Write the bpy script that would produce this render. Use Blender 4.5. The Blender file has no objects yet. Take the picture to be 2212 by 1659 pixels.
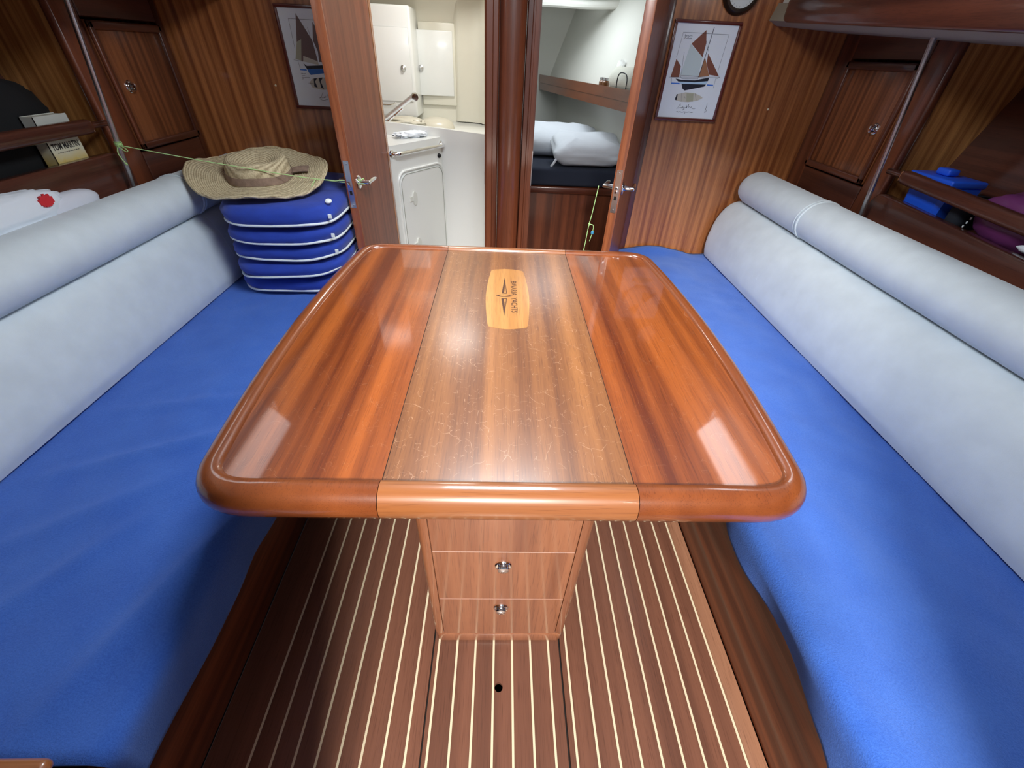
import bpy, bmesh, math, random
from mathutils import Vector, Matrix, noise

random.seed(7)
SC = bpy.context.scene
COL = SC.collection
PI = math.pi

# ------------------------------------------------------------------ camera
cam_d = bpy.data.cameras.new('camera')
cam_d.sensor_fit = 'HORIZONTAL'
cam_d.sensor_width = 36.0
cam_d.lens = 894.06 * 36.0 / 2212.0
cam_d.clip_start = 0.02
cam = bpy.data.objects.new('camera', cam_d)
COL.objects.link(cam)
right = Vector((0.99908146, -0.01324132, 0.04075410))
down = Vector((0.02353002, -0.62532608, -0.78000874))
fwd = Vector((0.03581295, 0.78025122, -0.62444012))
cm = Matrix((right, -down, -fwd)).transposed().to_4x4()
cm.translation = Vector((-0.00769, 0.0, 1.2781))
cam.matrix_world = cm
SC.camera = cam

# ------------------------------------------------------------------ world, lights, exposure
SC.view_settings.view_transform = 'Standard'
SC.view_settings.look = 'None'
SC.view_settings.gamma = 1.0
SC.view_settings.use_curve_mapping = False
SC.view_settings.exposure = 0.40
world = bpy.data.worlds.new('sky')
SC.world = world
world.use_nodes = True
world.node_tree.nodes['Background'].inputs[0].default_value = (0.62, 0.78, 1.0, 1)
world.node_tree.nodes['Background'].inputs[1].default_value = 0.25


def area(name, loc, target, sx, sy, power, color=(1, 1, 1)):
    l = bpy.data.lights.new(name, 'AREA')
    l.shape = 'RECTANGLE'
    l.size = sx
    l.size_y = sy
    l.energy = power
    l.color = color
    o = bpy.data.objects.new(name, l)
    COL.objects.link(o)
    o.location = loc
    o.rotation_euler = (Vector(target) - Vector(loc)).to_track_quat('-Z', 'Y').to_euler()
    return o


DAY = (0.88, 0.95, 1.0)
area('saloon_hatch_light', (0.02, 1.08, 1.825), (0.02, 1.08, 0), 0.50, 0.50, 17.5, DAY)
area('starboard_window_light', (1.145, 1.38, 1.64), (0.3, 1.38, 1.15), 0.46, 0.16, 1.3, DAY)
area('port_window_light', (-1.145, 1.38, 1.64), (-0.3, 1.38, 1.15), 0.46, 0.16, 0.6, DAY)
area('companionway_light', (0.0, -2.2, 2.6), (0.15, 0.5, 0.4), 0.40, 0.40, 175, (1.0, 0.95, 0.88))
area('head_hatch_light', (-0.29, 2.62, 1.815), (-0.36, 2.80, 0), 0.26, 0.26, 5.0, (1.0, 0.98, 0.94))
area('berth_hatch_light', (0.30, 3.15, 1.625), (0.30, 3.15, 0), 0.46, 0.46, 3.4, DAY)

# ------------------------------------------------------------------ helpers
ORG = {}


def thing(name, label, cat, loc=(0, 0, 0), group=None, kind=None):
    o = bpy.data.objects.new(name, None)
    o.empty_display_size = 0.05
    COL.objects.link(o)
    o.location = loc
    ORG[o.name] = Vector(loc)
    return tag(o, label, cat, group, kind)


def tag(o, label=None, cat=None, group=None, kind=None):
    if label:
        o['label'] = label
    if cat:
        o['category'] = cat
    if group:
        o['group'] = group
    if kind:
        o['kind'] = kind
    return o


def obj(name, bm, mats, parent=None, angle=35, org=None):
    """link a bmesh (world coordinates) as ONE mesh object"""
    me = bpy.data.meshes.new(name)
    bmesh.ops.recalc_face_normals(bm, faces=bm.faces[:])
    if parent is not None:
        off = ORG[parent.name]
    else:
        off = Vector(org) if org else Vector((0, 0, 0))
    if off.length > 0:
        bmesh.ops.translate(bm, verts=bm.verts[:], vec=-off)
    bm.to_mesh(me)
    bm.free()
    if not isinstance(mats, (list, tuple)):
        mats = [mats]
    for m in mats:
        me.materials.append(m)
    me.polygons.foreach_set('use_smooth', [True] * len(me.polygons))
    me.set_sharp_from_angle(angle=math.radians(angle))
    o = bpy.data.objects.new(name, me)
    COL.objects.link(o)
    if parent is not None:
        o.parent = parent
    else:
        o.location = off
    ORG[o.name] = off
    return o


def B():
    return bmesh.new()


def box(bm, x0, x1, y0, y1, z0, z1, bev=0.0, seg=2, mi=0):
    b = bmesh.new()
    bmesh.ops.create_cube(b, size=1.0)
    for v in b.verts:
        v.co = Vector((x0 + (v.co.x + .5) * (x1 - x0), y0 + (v.co.y + .5) * (y1 - y0), z0 + (v.co.z + .5) * (z1 - z0)))
    if bev > 0:
        bmesh.ops.bevel(b, geom=b.edges[:], offset=bev, segments=seg, profile=0.5, affect='EDGES')
    return merge(bm, b, mi)


def merge(bm, b, mi=0, mat=None):
    vm = {}
    for v in b.verts:
        vm[v] = bm.verts.new(mat @ v.co if mat else v.co)
    fs = []
    for f in b.faces:
        try:
            nf = bm.faces.new([vm[v] for v in f.verts])
            nf.material_index = mi
            fs.append(nf)
        except ValueError:
            pass
    b.free()
    return fs


def poly_prism(bm, pts, a, b, axis='z', bev=0.0, mi=0, seg=2):
    """extrude a 2-D polygon between a and b along axis. pts are (x,y) / (x,z) / (y,z)"""
    t = bmesh.new()

    def P(p, h):
        if axis == 'z':
            return (p[0], p[1], h)
        if axis == 'y':
            return (p[0], h, p[1])
        return (h, p[0], p[1])
    lo = [t.verts.new(P(p, a)) for p in pts]
    hi = [t.verts.new(P(p, b)) for p in pts]
    n = len(pts)
    t.faces.new(lo)
    t.faces.new(hi)
    for i in range(n):
        t.faces.new([lo[i], lo[(i + 1) % n], hi[(i + 1) % n], hi[i]])
    bmesh.ops.recalc_face_normals(t, faces=t.faces[:])
    if bev > 0:
        caps = set()
        for f in t.faces:
            if len(f.verts) == n and n != 4:
                caps.update(f.edges)
        bmesh.ops.bevel(t, geom=list(caps) if caps else t.edges[:], offset=bev, segments=seg, profile=0.5, affect='EDGES')
    return merge(bm, t, mi)


def loft(bm, rings, closed=True, cap=True, loop=False, mi=0):
    R = [[bm.verts.new(p) for p in r] for r in rings]
    n = len(rings[0])
    m = len(R)
    for i in range(m if loop else m - 1):
        A, Bb = R[i], R[(i + 1) % m]
        for j in range(n if closed else n - 1):
            k = (j + 1) % n
            f = bm.faces.new([A[j], A[k], Bb[k], Bb[j]])
            f.material_index = mi
    if cap and closed and not loop:
        bm.faces.new(R[0]).material_index = mi
        bm.faces.new(R[-1]).material_index = mi
    return R


def tube(bm, path, r, n=8, loop=False, mi=0):
    path = [Vector(p) for p in path]
    rings = []
    N = len(path)
    up = None
    for i, p in enumerate(path):
        if loop:
            t = (path[(i + 1) % N] - path[i - 1]).normalized()
        else:
            t = (path[min(i + 1, N - 1)] - path[max(i - 1, 0)]).normalized()
        if up is None:
            up = Vector((0, 0, 1)) if abs(t.z) < .9 else Vector((1, 0, 0))
        s = t.cross(up)
        if s.length < 1e-5:
            s = t.cross(Vector((0, 1, 0)))
        s.normalize()
        up = s.cross(t).normalized()
        rr = r(i / max(1, N - 1)) if callable(r) else r
        rings.append([p + s * math.cos(a) * rr + up * math.sin(a) * rr for a in [2 * PI * k / n for k in range(n)]])
    loft(bm, rings, loop=loop, mi=mi)


def lathe(bm, prof, c, axis=(0, 0, 1), n=24, mi=0, sx=1.0):
    """prof: (radius, height) list revolved round axis at c"""
    ax = Vector(axis).normalized()
    u = ax.orthogonal().normalized()
    v = ax.cross(u)
    c = Vector(c)
    rings = []
    for r, hh in prof:
        rr = max(r, 1e-4)
        rings.append([c + ax * hh + (u * math.cos(2 * PI * k / n) * sx + v * math.sin(2 * PI * k / n)) * rr for k in range(n)])
    loft(bm, rings, mi=mi)


def smooth_path(pts, k=6):
    """Catmull-Rom through pts"""
    P = [Vector(p) for p in pts]
    out = []
    for i in range(len(P) - 1):
        p0 = P[max(i - 1, 0)]
        p1, p2 = P[i], P[i + 1]
        p3 = P[min(i + 2, len(P) - 1)]
        for j in range(k):
            t = j / k
            out.append(0.5 * ((2 * p1) + (-p0 + p2) * t + (2 * p0 - 5 * p1 + 4 * p2 - p3) * t * t + (-p0 + 3 * p1 - 3 * p2 + p3) * t ** 3))
    out.append(P[-1])
    return out


def plate_hole(bm, poly, c, r, z0, z1, n=32, ry=None, mi=0):
    """convex plate with a round hole through it"""
    ry = ry or r
    angs = [2 * PI * k / n for k in range(n)]
    for p in poly:
        angs.append(math.atan2(p[1] - c[1], p[0] - c[0]) % (2 * PI))
    angs = sorted(set(round(a, 5) for a in angs))

    def cast(a):
        d = Vector((math.cos(a), math.sin(a)))
        best = None
        for i in range(len(poly)):
            p, q = Vector(poly[i]), Vector(poly[(i + 1) % len(poly)])
            e = q - p
            den = d.x * e.y - d.y * e.x
            if abs(den) < 1e-9:
                continue
            w = p - Vector(c)
            t = (w.x * e.y - w.y * e.x) / den
            s = (w.x * d.y - w.y * d.x) / den
            if t > 0 and -1e-4 <= s <= 1.0001 and (best is None or t < best):
                best = t
        return (c[0] + d.x * best, c[1] + d.y * best)
    inner = [(c[0] + r * math.cos(a), c[1] + ry * math.sin(a)) for a in angs]
    outer = [cast(a) for a in angs]
    rings = [[(p[0], p[1], z1) for p in inner], [(p[0], p[1], z1) for p in outer],
             [(p[0], p[1], z0) for p in outer], [(p[0], p[1], z0) for p in inner]]
    loft(bm, rings, loop=True, mi=mi)


def text_bm(s, size, M, mi=0, bm=None, shear=0.0, spacing=1.0, offset=0.0):
    cu = bpy.data.curves.new('lettering_curve', 'FONT')
    cu.body = s
    cu.size = size
    cu.align_x = 'CENTER'
    cu.align_y = 'CENTER'
    cu.shear = shear
    cu.space_character = spacing
    cu.offset = offset
    cu.resolution_u = 4
    t = bpy.data.objects.new('lettering_tmp', cu)
    COL.objects.link(t)
    dg = bpy.context.evaluated_depsgraph_get()
    me = bpy.data.meshes.new_from_object(t.evaluated_get(dg))
    b = bmesh.new()
    b.from_mesh(me)
    bpy.data.objects.remove(t)
    bpy.data.curves.remove(cu)
    bpy.data.meshes.remove(me)
    bm = bm or B()
    merge(bm, b, mi, M)
    return bm


# ------------------------------------------------------------------ materials
def new_mat(name):
    m = bpy.data.materials.new(name)
    m.use_nodes = True
    nt = m.node_tree
    return m, nt, nt.nodes['Principled BSDF']


def rgb(r, g, b):
    f = lambda c: (c / 255 / 12.92) if c / 255 <= .04045 else ((c / 255 + .055) / 1.055) ** 2.4
    return (f(r), f(g), f(b), 1)


def plain(name, col, rough=.5, metal=0.0, coat=0.0, bump=0.0, bscale=200, var=0.0, vscale=8, sheen=0.0, spec=.5):
    m, nt, p = new_mat(name)
    p.inputs['Base Color'].default_value = col
    p.inputs['Roughness'].default_value = rough
    p.inputs['Metallic'].default_value = metal
    p.inputs['Coat Weight'].default_value = coat
    p.inputs['Coat Roughness'].default_value = .1
    p.inputs['Sheen Weight'].default_value = sheen
    p.inputs['Specular IOR Level'].default_value = spec
    N = nt.nodes
    if bump or var:
        tc = N.new('ShaderNodeTexCoord')
    if bump:
        no = N.new('ShaderNodeTexNoise')
        no.inputs['Scale'].default_value = bscale
        no.inputs['Detail'].default_value = 3
        bp = N.new('ShaderNodeBump')
        bp.inputs['Strength'].default_value = bump
        bp.inputs['Distance'].default_value = .004
        nt.links.new(tc.outputs['Object'], no.inputs['Vector'])
        nt.links.new(no.outputs['Fac'], bp.inputs['Height'])
        nt.links.new(bp.outputs[0], p.inputs['Normal'])
    if var:
        n2 = N.new('ShaderNodeTexNoise')
        n2.inputs['Scale'].default_value = vscale
        n2.inputs['Detail'].default_value = 4
        cr = N.new('ShaderNodeValToRGB')
        d = tuple(c * (1 - var) for c in col[:3]) + (1,)
        l = tuple(min(1, c * (1 + var)) for c in col[:3]) + (1,)
        cr.color_ramp.elements[0].position = .3
        cr.color_ramp.elements[1].position = .7
        cr.color_ramp.elements[0].color = d
        cr.color_ramp.elements[1].color = l
        nt.links.new(tc.outputs['Object'], n2.inputs['Vector'])
        nt.links.new(n2.outputs['Fac'], cr.inputs[0])
        nt.links.new(cr.outputs[0], p.inputs['Base Color'])
    return m


def wood(name, dark, light, axis='z', band=28.0, fine=260.0, rough=.38, coat=.8, coat_r=.12, contrast=(.40, .60), scratch=False, along=.5, wear=0.0, stripes=False):
    """striped sapele / mahogany veneer: bands and pores run along axis"""
    m, nt, p = new_mat(name)
    N, L = nt.nodes, nt.links
    tc = N.new('ShaderNodeTexCoord')
    oi = N.new('ShaderNodeObjectInfo')
    off = N.new('ShaderNodeMath')
    off.operation = 'MULTIPLY'
    off.inputs[1].default_value = 17.3
    L.new(oi.outputs['Random'], off.inputs[0])
    add = N.new('ShaderNodeVectorMath')
    add.operation = 'ADD'
    L.new(tc.outputs['Object'], add.inputs[0])
    L.new(off.outputs[0], add.inputs[1])

    def stretched(s_across, s_along, detail, rough_n=.5, dist=0.0):
        mp = N.new('ShaderNodeMapping')
        sc = [s_across] * 3
        sc['xyz'.index(axis)] = s_along
        mp.inputs['Scale'].default_value = sc
        L.new(add.outputs[0], mp.inputs['Vector'])
        no = N.new('ShaderNodeTexNoise')
        no.inputs['Scale'].default_value = 1.0
        no.inputs['Detail'].default_value = detail
        no.inputs['Roughness'].default_value = rough_n
        no.inputs['Distortion'].default_value = dist
        L.new(mp.outputs[0], no.inputs['Vector'])
        return no.outputs['Fac']
    b1 = stretched(band, along, 2.0, .45, .15)
    if stripes:
        mp = N.new('ShaderNodeMapping')
        sc = [1, 1, 1]
        sc['xyz'.index(axis)] = .03
        mp.inputs['Scale'].default_value = sc
        L.new(add.outputs[0], mp.inputs['Vector'])
        wv = N.new('ShaderNodeTexWave')
        wv.bands_direction = 'DIAGONAL'
        wv.inputs['Scale'].default_value = 18
        wv.inputs['Distortion'].default_value = 5.0
        wv.inputs['Detail'].default_value = 2
        wv.inputs['Detail Scale'].default_value = .9
        L.new(mp.outputs[0], wv.inputs['Vector'])
        mw = N.new('ShaderNodeMix')
        mw.inputs[0].default_value = .17
        L.new(b1, mw.inputs[2])
        L.new(wv.outputs['Fac'], mw.inputs[3])
        b1 = mw.outputs[0]
    b2 = stretched(fine, 5.0, 3.0, .6)
    mixf = N.new('ShaderNodeMix')
    mixf.inputs[0].default_value = .22
    L.new(b1, mixf.inputs[2])
    L.new(b2, mixf.inputs[3])
    cr = N.new('ShaderNodeValToRGB')
    e = cr.color_ramp.elements
    e[0].position, e[1].position = contrast
    e[0].color, e[1].color = dark, light
    L.new(mixf.outputs[0], cr.inputs[0])
    # pores
    po = stretched(700, 14.0, 1.0)
    pr = N.new('ShaderNodeValToRGB')
    pr.color_ramp.elements[0].position = .30
    pr.color_ramp.elements[1].position = .42
    pr.color_ramp.elements[0].color = (.45, .38, .36, 1)
    pr.color_ramp.elements[1].color = (1, 1, 1, 1)
    L.new(po, pr.inputs[0])
    mu = N.new('ShaderNodeMix')
    mu.data_type = 'RGBA'
    mu.blend_type = 'MULTIPLY'
    mu.inputs[0].default_value = .55
    L.new(cr.outputs[0], mu.inputs[6])
    L.new(pr.outputs[0], mu.inputs[7])
    colour = mu.outputs[2]
    p.inputs['Roughness'].default_value = rough
    p.inputs['Coat Weight'].default_value = coat
    p.inputs['Coat Roughness'].default_value = coat_r
    if scratch:
        # pale hairline scratches in the varnish: broken cell edges, thick on some patches
        tot = None
        for sc, th, lo, hi, seed in ((13, .008, .57, .66, 0.0), (31, .013, .54, .64, 3.7), (70, .03, .57, .66, 9.1)):
            mp = N.new('ShaderNodeMapping')
            mp.inputs['Location'].default_value = (seed, seed * .7, 0)
            mp.inputs['Rotation'].default_value = (0, 0, .4 + seed)
            L.new(tc.outputs['Object'], mp.inputs['Vector'])
            wob = N.new('ShaderNodeTexNoise')
            wob.inputs['Scale'].default_value = sc * .8
            L.new(mp.outputs[0], wob.inputs['Vector'])
            va = N.new('ShaderNodeVectorMath')
            va.operation = 'MULTIPLY_ADD'
            va.inputs[1].default_value = (1.2 / sc, 1.2 / sc, 0)
            L.new(wob.outputs['Color'], va.inputs[0])
            L.new(mp.outputs[0], va.inputs[2])
            vo = N.new('ShaderNodeTexVoronoi')
            vo.feature = 'DISTANCE_TO_EDGE'
            vo.voronoi_dimensions = '2D'
            vo.inputs['Scale'].default_value = sc
            L.new(va.outputs[0], vo.inputs['Vector'])
            g = N.new('ShaderNodeMapRange')
            g.inputs[1].default_value = th
            g.inputs[2].default_value = th * .4
            L.new(vo.outputs['Distance'], g.inputs[0])
            ms_ = N.new('ShaderNodeTexNoise')
            ms_.inputs['Scale'].default_value = sc * 1.1
            ms_.inputs['Detail'].default_value = 4
            L.new(mp.outputs[0], ms_.inputs['Vector'])
            gm = N.new('ShaderNodeMapRange')
            gm.inputs[1].default_value = lo
            gm.inputs[2].default_value = hi
            L.new(ms_.outputs['Fac'], gm.inputs[0])
            mm = N.new('ShaderNodeMath')
            mm.operation = 'MULTIPLY'
            L.new(g.outputs[0], mm.inputs[0])
            L.new(gm.outputs[0], mm.inputs[1])
            if tot is None:
                tot = mm.outputs[0]
            else:
                mx = N.new('ShaderNodeMath')
                mx.operation = 'MAXIMUM'
                L.new(tot, mx.inputs[0])
                L.new(mm.outputs[0], mx.inputs[1])
                tot = mx.outputs[0]
        ms = N.new('ShaderNodeMath')
        ms.operation = 'MULTIPLY'
        ms.inputs[1].default_value = .48 * (wear or 1)
        L.new(tot, ms.inputs[0])
        mc = N.new('ShaderNodeMix')
        mc.data_type = 'RGBA'
        L.new(ms.outputs[0], mc.inputs[0])
        L.new(colour, mc.inputs[6])
        mc.inputs[7].default_value = rgb(216, 176, 142)
        colour = mc.outputs[2]
    L.new(colour, p.inputs['Base Color'])
    bp = N.new('ShaderNodeBump')
    bp.inputs['Strength'].default_value = .05
    bp.inputs['Distance'].default_value = .002
    L.new(b2, bp.inputs['Height'])
    L.new(bp.outputs[0], p.inputs['Normal'])
    return m


def terry(name, col, dark, bstr=.6, bscale=300):
    m, nt, p = new_mat(name)
    N, L = nt.nodes, nt.links
    tc = N.new('ShaderNodeTexCoord')
    n1 = N.new('ShaderNodeTexNoise')
    n1.inputs['Scale'].default_value = bscale
    n1.inputs['Detail'].default_value = 5
    n1.inputs['Roughness'].default_value = .7
    n2 = N.new('ShaderNodeTexNoise')
    n2.inputs['Scale'].default_value = 9
    n2.inputs['Detail'].default_value = 5
    L.new(tc.outputs['Object'], n1.inputs['Vector'])
    L.new(tc.outputs['Object'], n2.inputs['Vector'])
    mx = N.new('ShaderNodeMix')
    mx.inputs[0].default_value = .35
    L.new(n1.outputs['Fac'], mx.inputs[2])
    L.new(n2.outputs['Fac'], mx.inputs[3])
    cr = N.new('ShaderNodeValToRGB')
    cr.color_ramp.elements[0].position = .35
    cr.color_ramp.elements[1].position = .62
    cr.color_ramp.elements[0].color = dark
    cr.color_ramp.elements[1].color = col
    L.new(mx.outputs[0], cr.inputs[0])
    L.new(cr.outputs[0], p.inputs['Base Color'])
    bp = N.new('ShaderNodeBump')
    bp.inputs['Strength'].default_value = bstr
    bp.inputs['Distance'].default_value = .004
    L.new(n1.outputs['Fac'], bp.inputs['Height'])
    L.new(bp.outputs[0], p.inputs['Normal'])
    p.inputs['Roughness'].default_value = .95
    p.inputs['Specular IOR Level'].default_value = .15
    p.inputs['Sheen Weight'].default_value = .35
    p.inputs['Sheen Tint'].default_value = (.5, .65, 1, 1)
    return m


M = {}
M['veneer'] = wood('veneer_sapele', rgb(134, 74, 38), rgb(196, 126, 72), 'z', 46, 300, .42, .8, .16, (.36, .64), stripes=True)
M['veneer_lit'] = wood('veneer_sapele_lit', rgb(156, 96, 46), rgb(222, 160, 92), 'z', 44, 300, .42, .8, .18, (.36, .64), stripes=True)  # bulkhead veneer again, with light from aft put into a paler colour
M['mahog_z'] = wood('mahogany_upright', rgb(82, 40, 24), rgb(124, 66, 40), 'z', 22, 320, .4, .9, .14)
M['mahog_y'] = wood('mahogany_lengthwise', rgb(68, 33, 23), rgb(98, 52, 36), 'y', 22, 320, .4, .9, .14)
M['mahog_x'] = wood('mahogany_crosswise', rgb(78, 34, 20), rgb(122, 62, 38), 'x', 22, 320, .4, .9, .14)
M['door'] = wood('door_veneer', rgb(110, 52, 32), rgb(144, 76, 48), 'z', 40, 420, .42, .25, .25, (.3, .7))
M['door'].node_tree.nodes['Principled BSDF'].inputs['Specular IOR Level'].default_value = .25
M['cab_door'] = wood('cabinet_door_veneer', rgb(100, 54, 30), rgb(148, 88, 52), 'z', 50, 320, .42, .6, .18)
M['lipping'] = wood('door_lipping', rgb(132, 70, 40), rgb(166, 96, 58), 'z', 60, 420, .45, .7, .2)
M['leaf'] = wood('table_leaf_sapele', rgb(96, 40, 15), rgb(160, 84, 34), 'y', 24, 240, .34, .9, .055, (.34, .66), True, .45, .35)
M['centre'] = wood('table_centre_sapele', rgb(104, 61, 34), rgb(152, 98, 54), 'y', 26, 240, .38, .45, .20, (.34, .66), True, .45, 1.0)
M['rim'] = wood('table_rim_mahogany', rgb(108, 52, 24), rgb(144, 78, 38), 'y', 20, 300, .34, 1.0, .08, (.2, .8))
M['rim_x'] = wood('table_rim_cross', rgb(132, 76, 40), rgb(168, 106, 60), 'x', 20, 300, .34, 1.0, .10, (.25, .75))
M['pedestal'] = wood('pedestal_veneer', rgb(126, 74, 48), rgb(160, 102, 68), 'z', 24, 260, .4, .9, .10, (.3, .7))
M['plank'] = wood('floor_plank', rgb(98, 62, 48), rgb(134, 88, 68), 'y', 22, 420, .5, .35, .25, (.25, .75))
M['border'] = wood('floor_border', rgb(140, 96, 72), rgb(172, 124, 96), 'y', 22, 420, .5, .35, .25, (.25, .75))
M['riser'] = wood('settee_riser', rgb(84, 38, 22), rgb(132, 72, 42), 'y', 26, 300, .4, .8, .16)
M['holly'] = plain('holly_strip', rgb(232, 220, 190), .5, coat=.3)
M['dark'] = plain('dark_gap', rgb(18, 12, 10), .8)
M['chrome'] = plain('chrome', (.85, .86, .88, 1), .08, 1.0)
M['steel'] = plain('brushed_steel', (.62, .63, .65, 1), .28, 1.0)
M['brass'] = plain('brass', rgb(190, 160, 100), .2, 1.0)
M['gel'] = plain('gelcoat', rgb(234, 236, 234), .28, coat=.3)
M['gel_warm'] = plain('gelcoat_warm', rgb(228, 225, 210), .3, coat=.25)
M['gel_beige'] = plain('gelcoat_beige', rgb(214, 208, 190), .35, coat=.2)
M['liner'] = plain('vinyl_headliner', rgb(222, 222, 214), .75, bump=.15, bscale=400)
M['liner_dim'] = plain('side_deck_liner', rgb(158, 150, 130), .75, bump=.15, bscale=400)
M['alcantara'] = plain('pale_grey_upholstery', rgb(214, 224, 230), .9, bump=.12, bscale=500, var=.05, vscale=14, sheen=.3)
M['towel_blue'] = terry('blue_towelling', rgb(70, 116, 208), rgb(52, 96, 190))
M['navy_cotton'] = plain('blue_cotton', rgb(28, 62, 168), .85, bump=.2, bscale=60, var=.12, vscale=20, sheen=.2)
M['piping'] = plain('white_piping', rgb(232, 240, 242), .6)
M['white_cloth'] = plain('white_cotton', rgb(228, 234, 242), .9, bump=.25, bscale=40)
M['navy'] = plain('navy_sheet', rgb(38, 44, 60), .95, bump=.2, bscale=300)
M['cord'] = plain('green_cord', rgb(186, 226, 150), .6)
M['paper'] = plain('print_paper', rgb(240, 247, 253), .35, coat=.5)
M['red'] = plain('red_thread', rgb(206, 40, 48), .7)
M['black'] = plain('black_nylon', rgb(14, 15, 18), .8, bump=.1, bscale=120)
M['blue_plastic'] = plain('blue_plastic', rgb(40, 96, 232), .35)
M['plum'] = plain('plum_nylon', rgb(112, 52, 104), .35, coat=.3)
M['charcoal'] = plain('charcoal_fabric', rgb(34, 38, 48), .9)
M['plaque'] = wood('maple_plaque', rgb(170, 114, 54), rgb(188, 132, 70), 'y', 30, 300, .4, .4, .2)
M['ink'] = plain('dark_ink', rgb(72, 40, 22), .6)
M['frame'] = plain('picture_frame_lacquer', rgb(96, 34, 24), .35, coat=.6)


def glass(name):
    m = bpy.data.materials.new(name)
    m.use_nodes = True
    nt = m.node_tree
    N, L = nt.nodes, nt.links
    N.remove(N['Principled BSDF'])
    tr = N.new('ShaderNodeBsdfTransparent')
    tr.inputs[0].default_value = (.95, .97, .97, 1)
    gl = N.new('ShaderNodeBsdfGlossy')
    gl.inputs['Roughness'].default_value = .02
    fr = N.new('ShaderNodeFresnel')
    mx = N.new('ShaderNodeMixShader')
    L.new(fr.outputs[0], mx.inputs[0])
    L.new(tr.outputs[0], mx.inputs[1])
    L.new(gl.outputs[0], mx.inputs[2])
    L.new(mx.outputs[0], N['Material Output'].inputs[0])
    return m


M['glass'] = glass('clear_glass')


def straw():
    m, nt, p = new_mat('woven_straw')
    N, L = nt.nodes, nt.links
    tc = N.new('ShaderNodeTexCoord')
    wv = N.new('ShaderNodeTexWave')
    wv.wave_type = 'RINGS'
    wv.rings_direction = 'Z'
    wv.inputs['Scale'].default_value = 44
    wv.inputs['Distortion'].default_value = 1.2
    wv.inputs['Detail'].default_value = 2
    wv.inputs['Detail Scale'].default_value = 6
    no = N.new('ShaderNodeTexNoise')
    no.inputs['Scale'].default_value = 160
    no.inputs['Detail'].default_value = 3
    mx = N.new('ShaderNodeMix')
    mx.inputs[0].default_value = .68
    for n in (wv, no):
        L.new(tc.outputs['Object'], n.inputs['Vector'])
    L.new(wv.outputs['Fac'], mx.inputs[2])
    L.new(no.outputs['Fac'], mx.inputs[3])
    cr = N.new('ShaderNodeValToRGB')
    e = cr.color_ramp.elements
    e[0].position, e[1].position = .22, .66
    e[0].color, e[1].color = rgb(150, 130, 98), rgb(218, 202, 166)
    L.new(mx.outputs[0], cr.inputs[0])
    L.new(cr.outputs[0], p.inputs['Base Color'])
    bp = N.new('ShaderNodeBump')
    bp.inputs['Strength'].default_value = .7
    bp.inputs['Distance'].default_value = .003
    L.new(mx.outputs[0], bp.inputs['Height'])
    L.new(bp.outputs[0], p.inputs['Normal'])
    p.inputs['Roughness'].default_value = .85
    return m


M['straw'] = straw()
M['band'] = plain('brown_hat_band', rgb(146, 122, 106), .85, bump=.3, bscale=300, var=.2, vscale=60)

# ================================================================== SETTING
ST = 'structure'
BY = 2.33                      # aft face of the forward bulkhead
FY0 = -0.45                    # aft end of the saloon

# ---- floor: striped cabin sole
floor = thing('floor', 'striped cabin sole of brown planks with pale holly strips', 'floor', (0, 0, 0), kind=ST)
bm = B()
box(bm, -.66, .66, FY0, BY, -.05, -.012)
box(bm, -1.95, 1.95, BY, 4.5, -.05, -.012)
obj('subfloor', bm, M['dark'], floor)
SW = .0055
plank_meshes = {}
for i in range(-12, 13):
    x0, x1 = i * .05 + SW / 2, (i + 1) * .05 - SW / 2
    spans = [(x0, x1)]
    if i == -12:
        spans = [(-.648, -.55 - SW / 2)]
    elif i == 12:
        continue
    elif i == -4:
        spans = [(x0, -.1665), (-.1625, x1)]
    elif i == 3:
        spans = [(x0, .1790), (.1835, x1)]
    for a, b in spans:
        bm = B()
        if i == 0:
            plate_hole(bm, [(a, FY0), (b, FY0), (b, BY), (a, BY)], (.0145, .344), .0105, -.012, 0.0, 24)
        else:
            box(bm, a, b, FY0, BY, -.012, 0.0, .0006, 1)
        obj('plank', bm, M['plank'], floor)
for i in range(-11, 13):
    bm = B()
    box(bm, i * .05 - SW / 2, i * .05 + SW / 2, FY0, BY, -.012, -.0003)
    obj('holly_strip', bm, M['holly'], floor)
bm = B()
box(bm, .60 + SW / 2, .645, FY0, BY, -.012, .004, .003, 2)
obj('border_plank', bm, M['border'], floor)
bm = B()
lathe(bm, [(.0104, -.012), (.0104, -.045), (.001, -.046)], (.0145, .344, 0), n=24)
obj('finger_hole', bm, M['dark'], floor)

# ---- forward bulkhead
wall_f = thing('wall_forward', 'striped mahogany veneer forward bulkhead with two door openings', 'wall', (0, BY, 0), kind=ST)
bm = B()
box(bm, -1.80, -.578, BY, BY + .03, 0, 1.88)
obj('veneer_panel', bm, M['veneer'], wall_f)
bm = B()
box(bm, .665, 1.90, BY, BY + .03, 0, 1.88)
obj('veneer_panel', bm, M['veneer'], wall_f)
bm = B()
box(bm, -.578, .665, BY, BY + .03, 1.76, 1.88)
obj('header_panel', bm, M['veneer'], wall_f)
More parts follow.
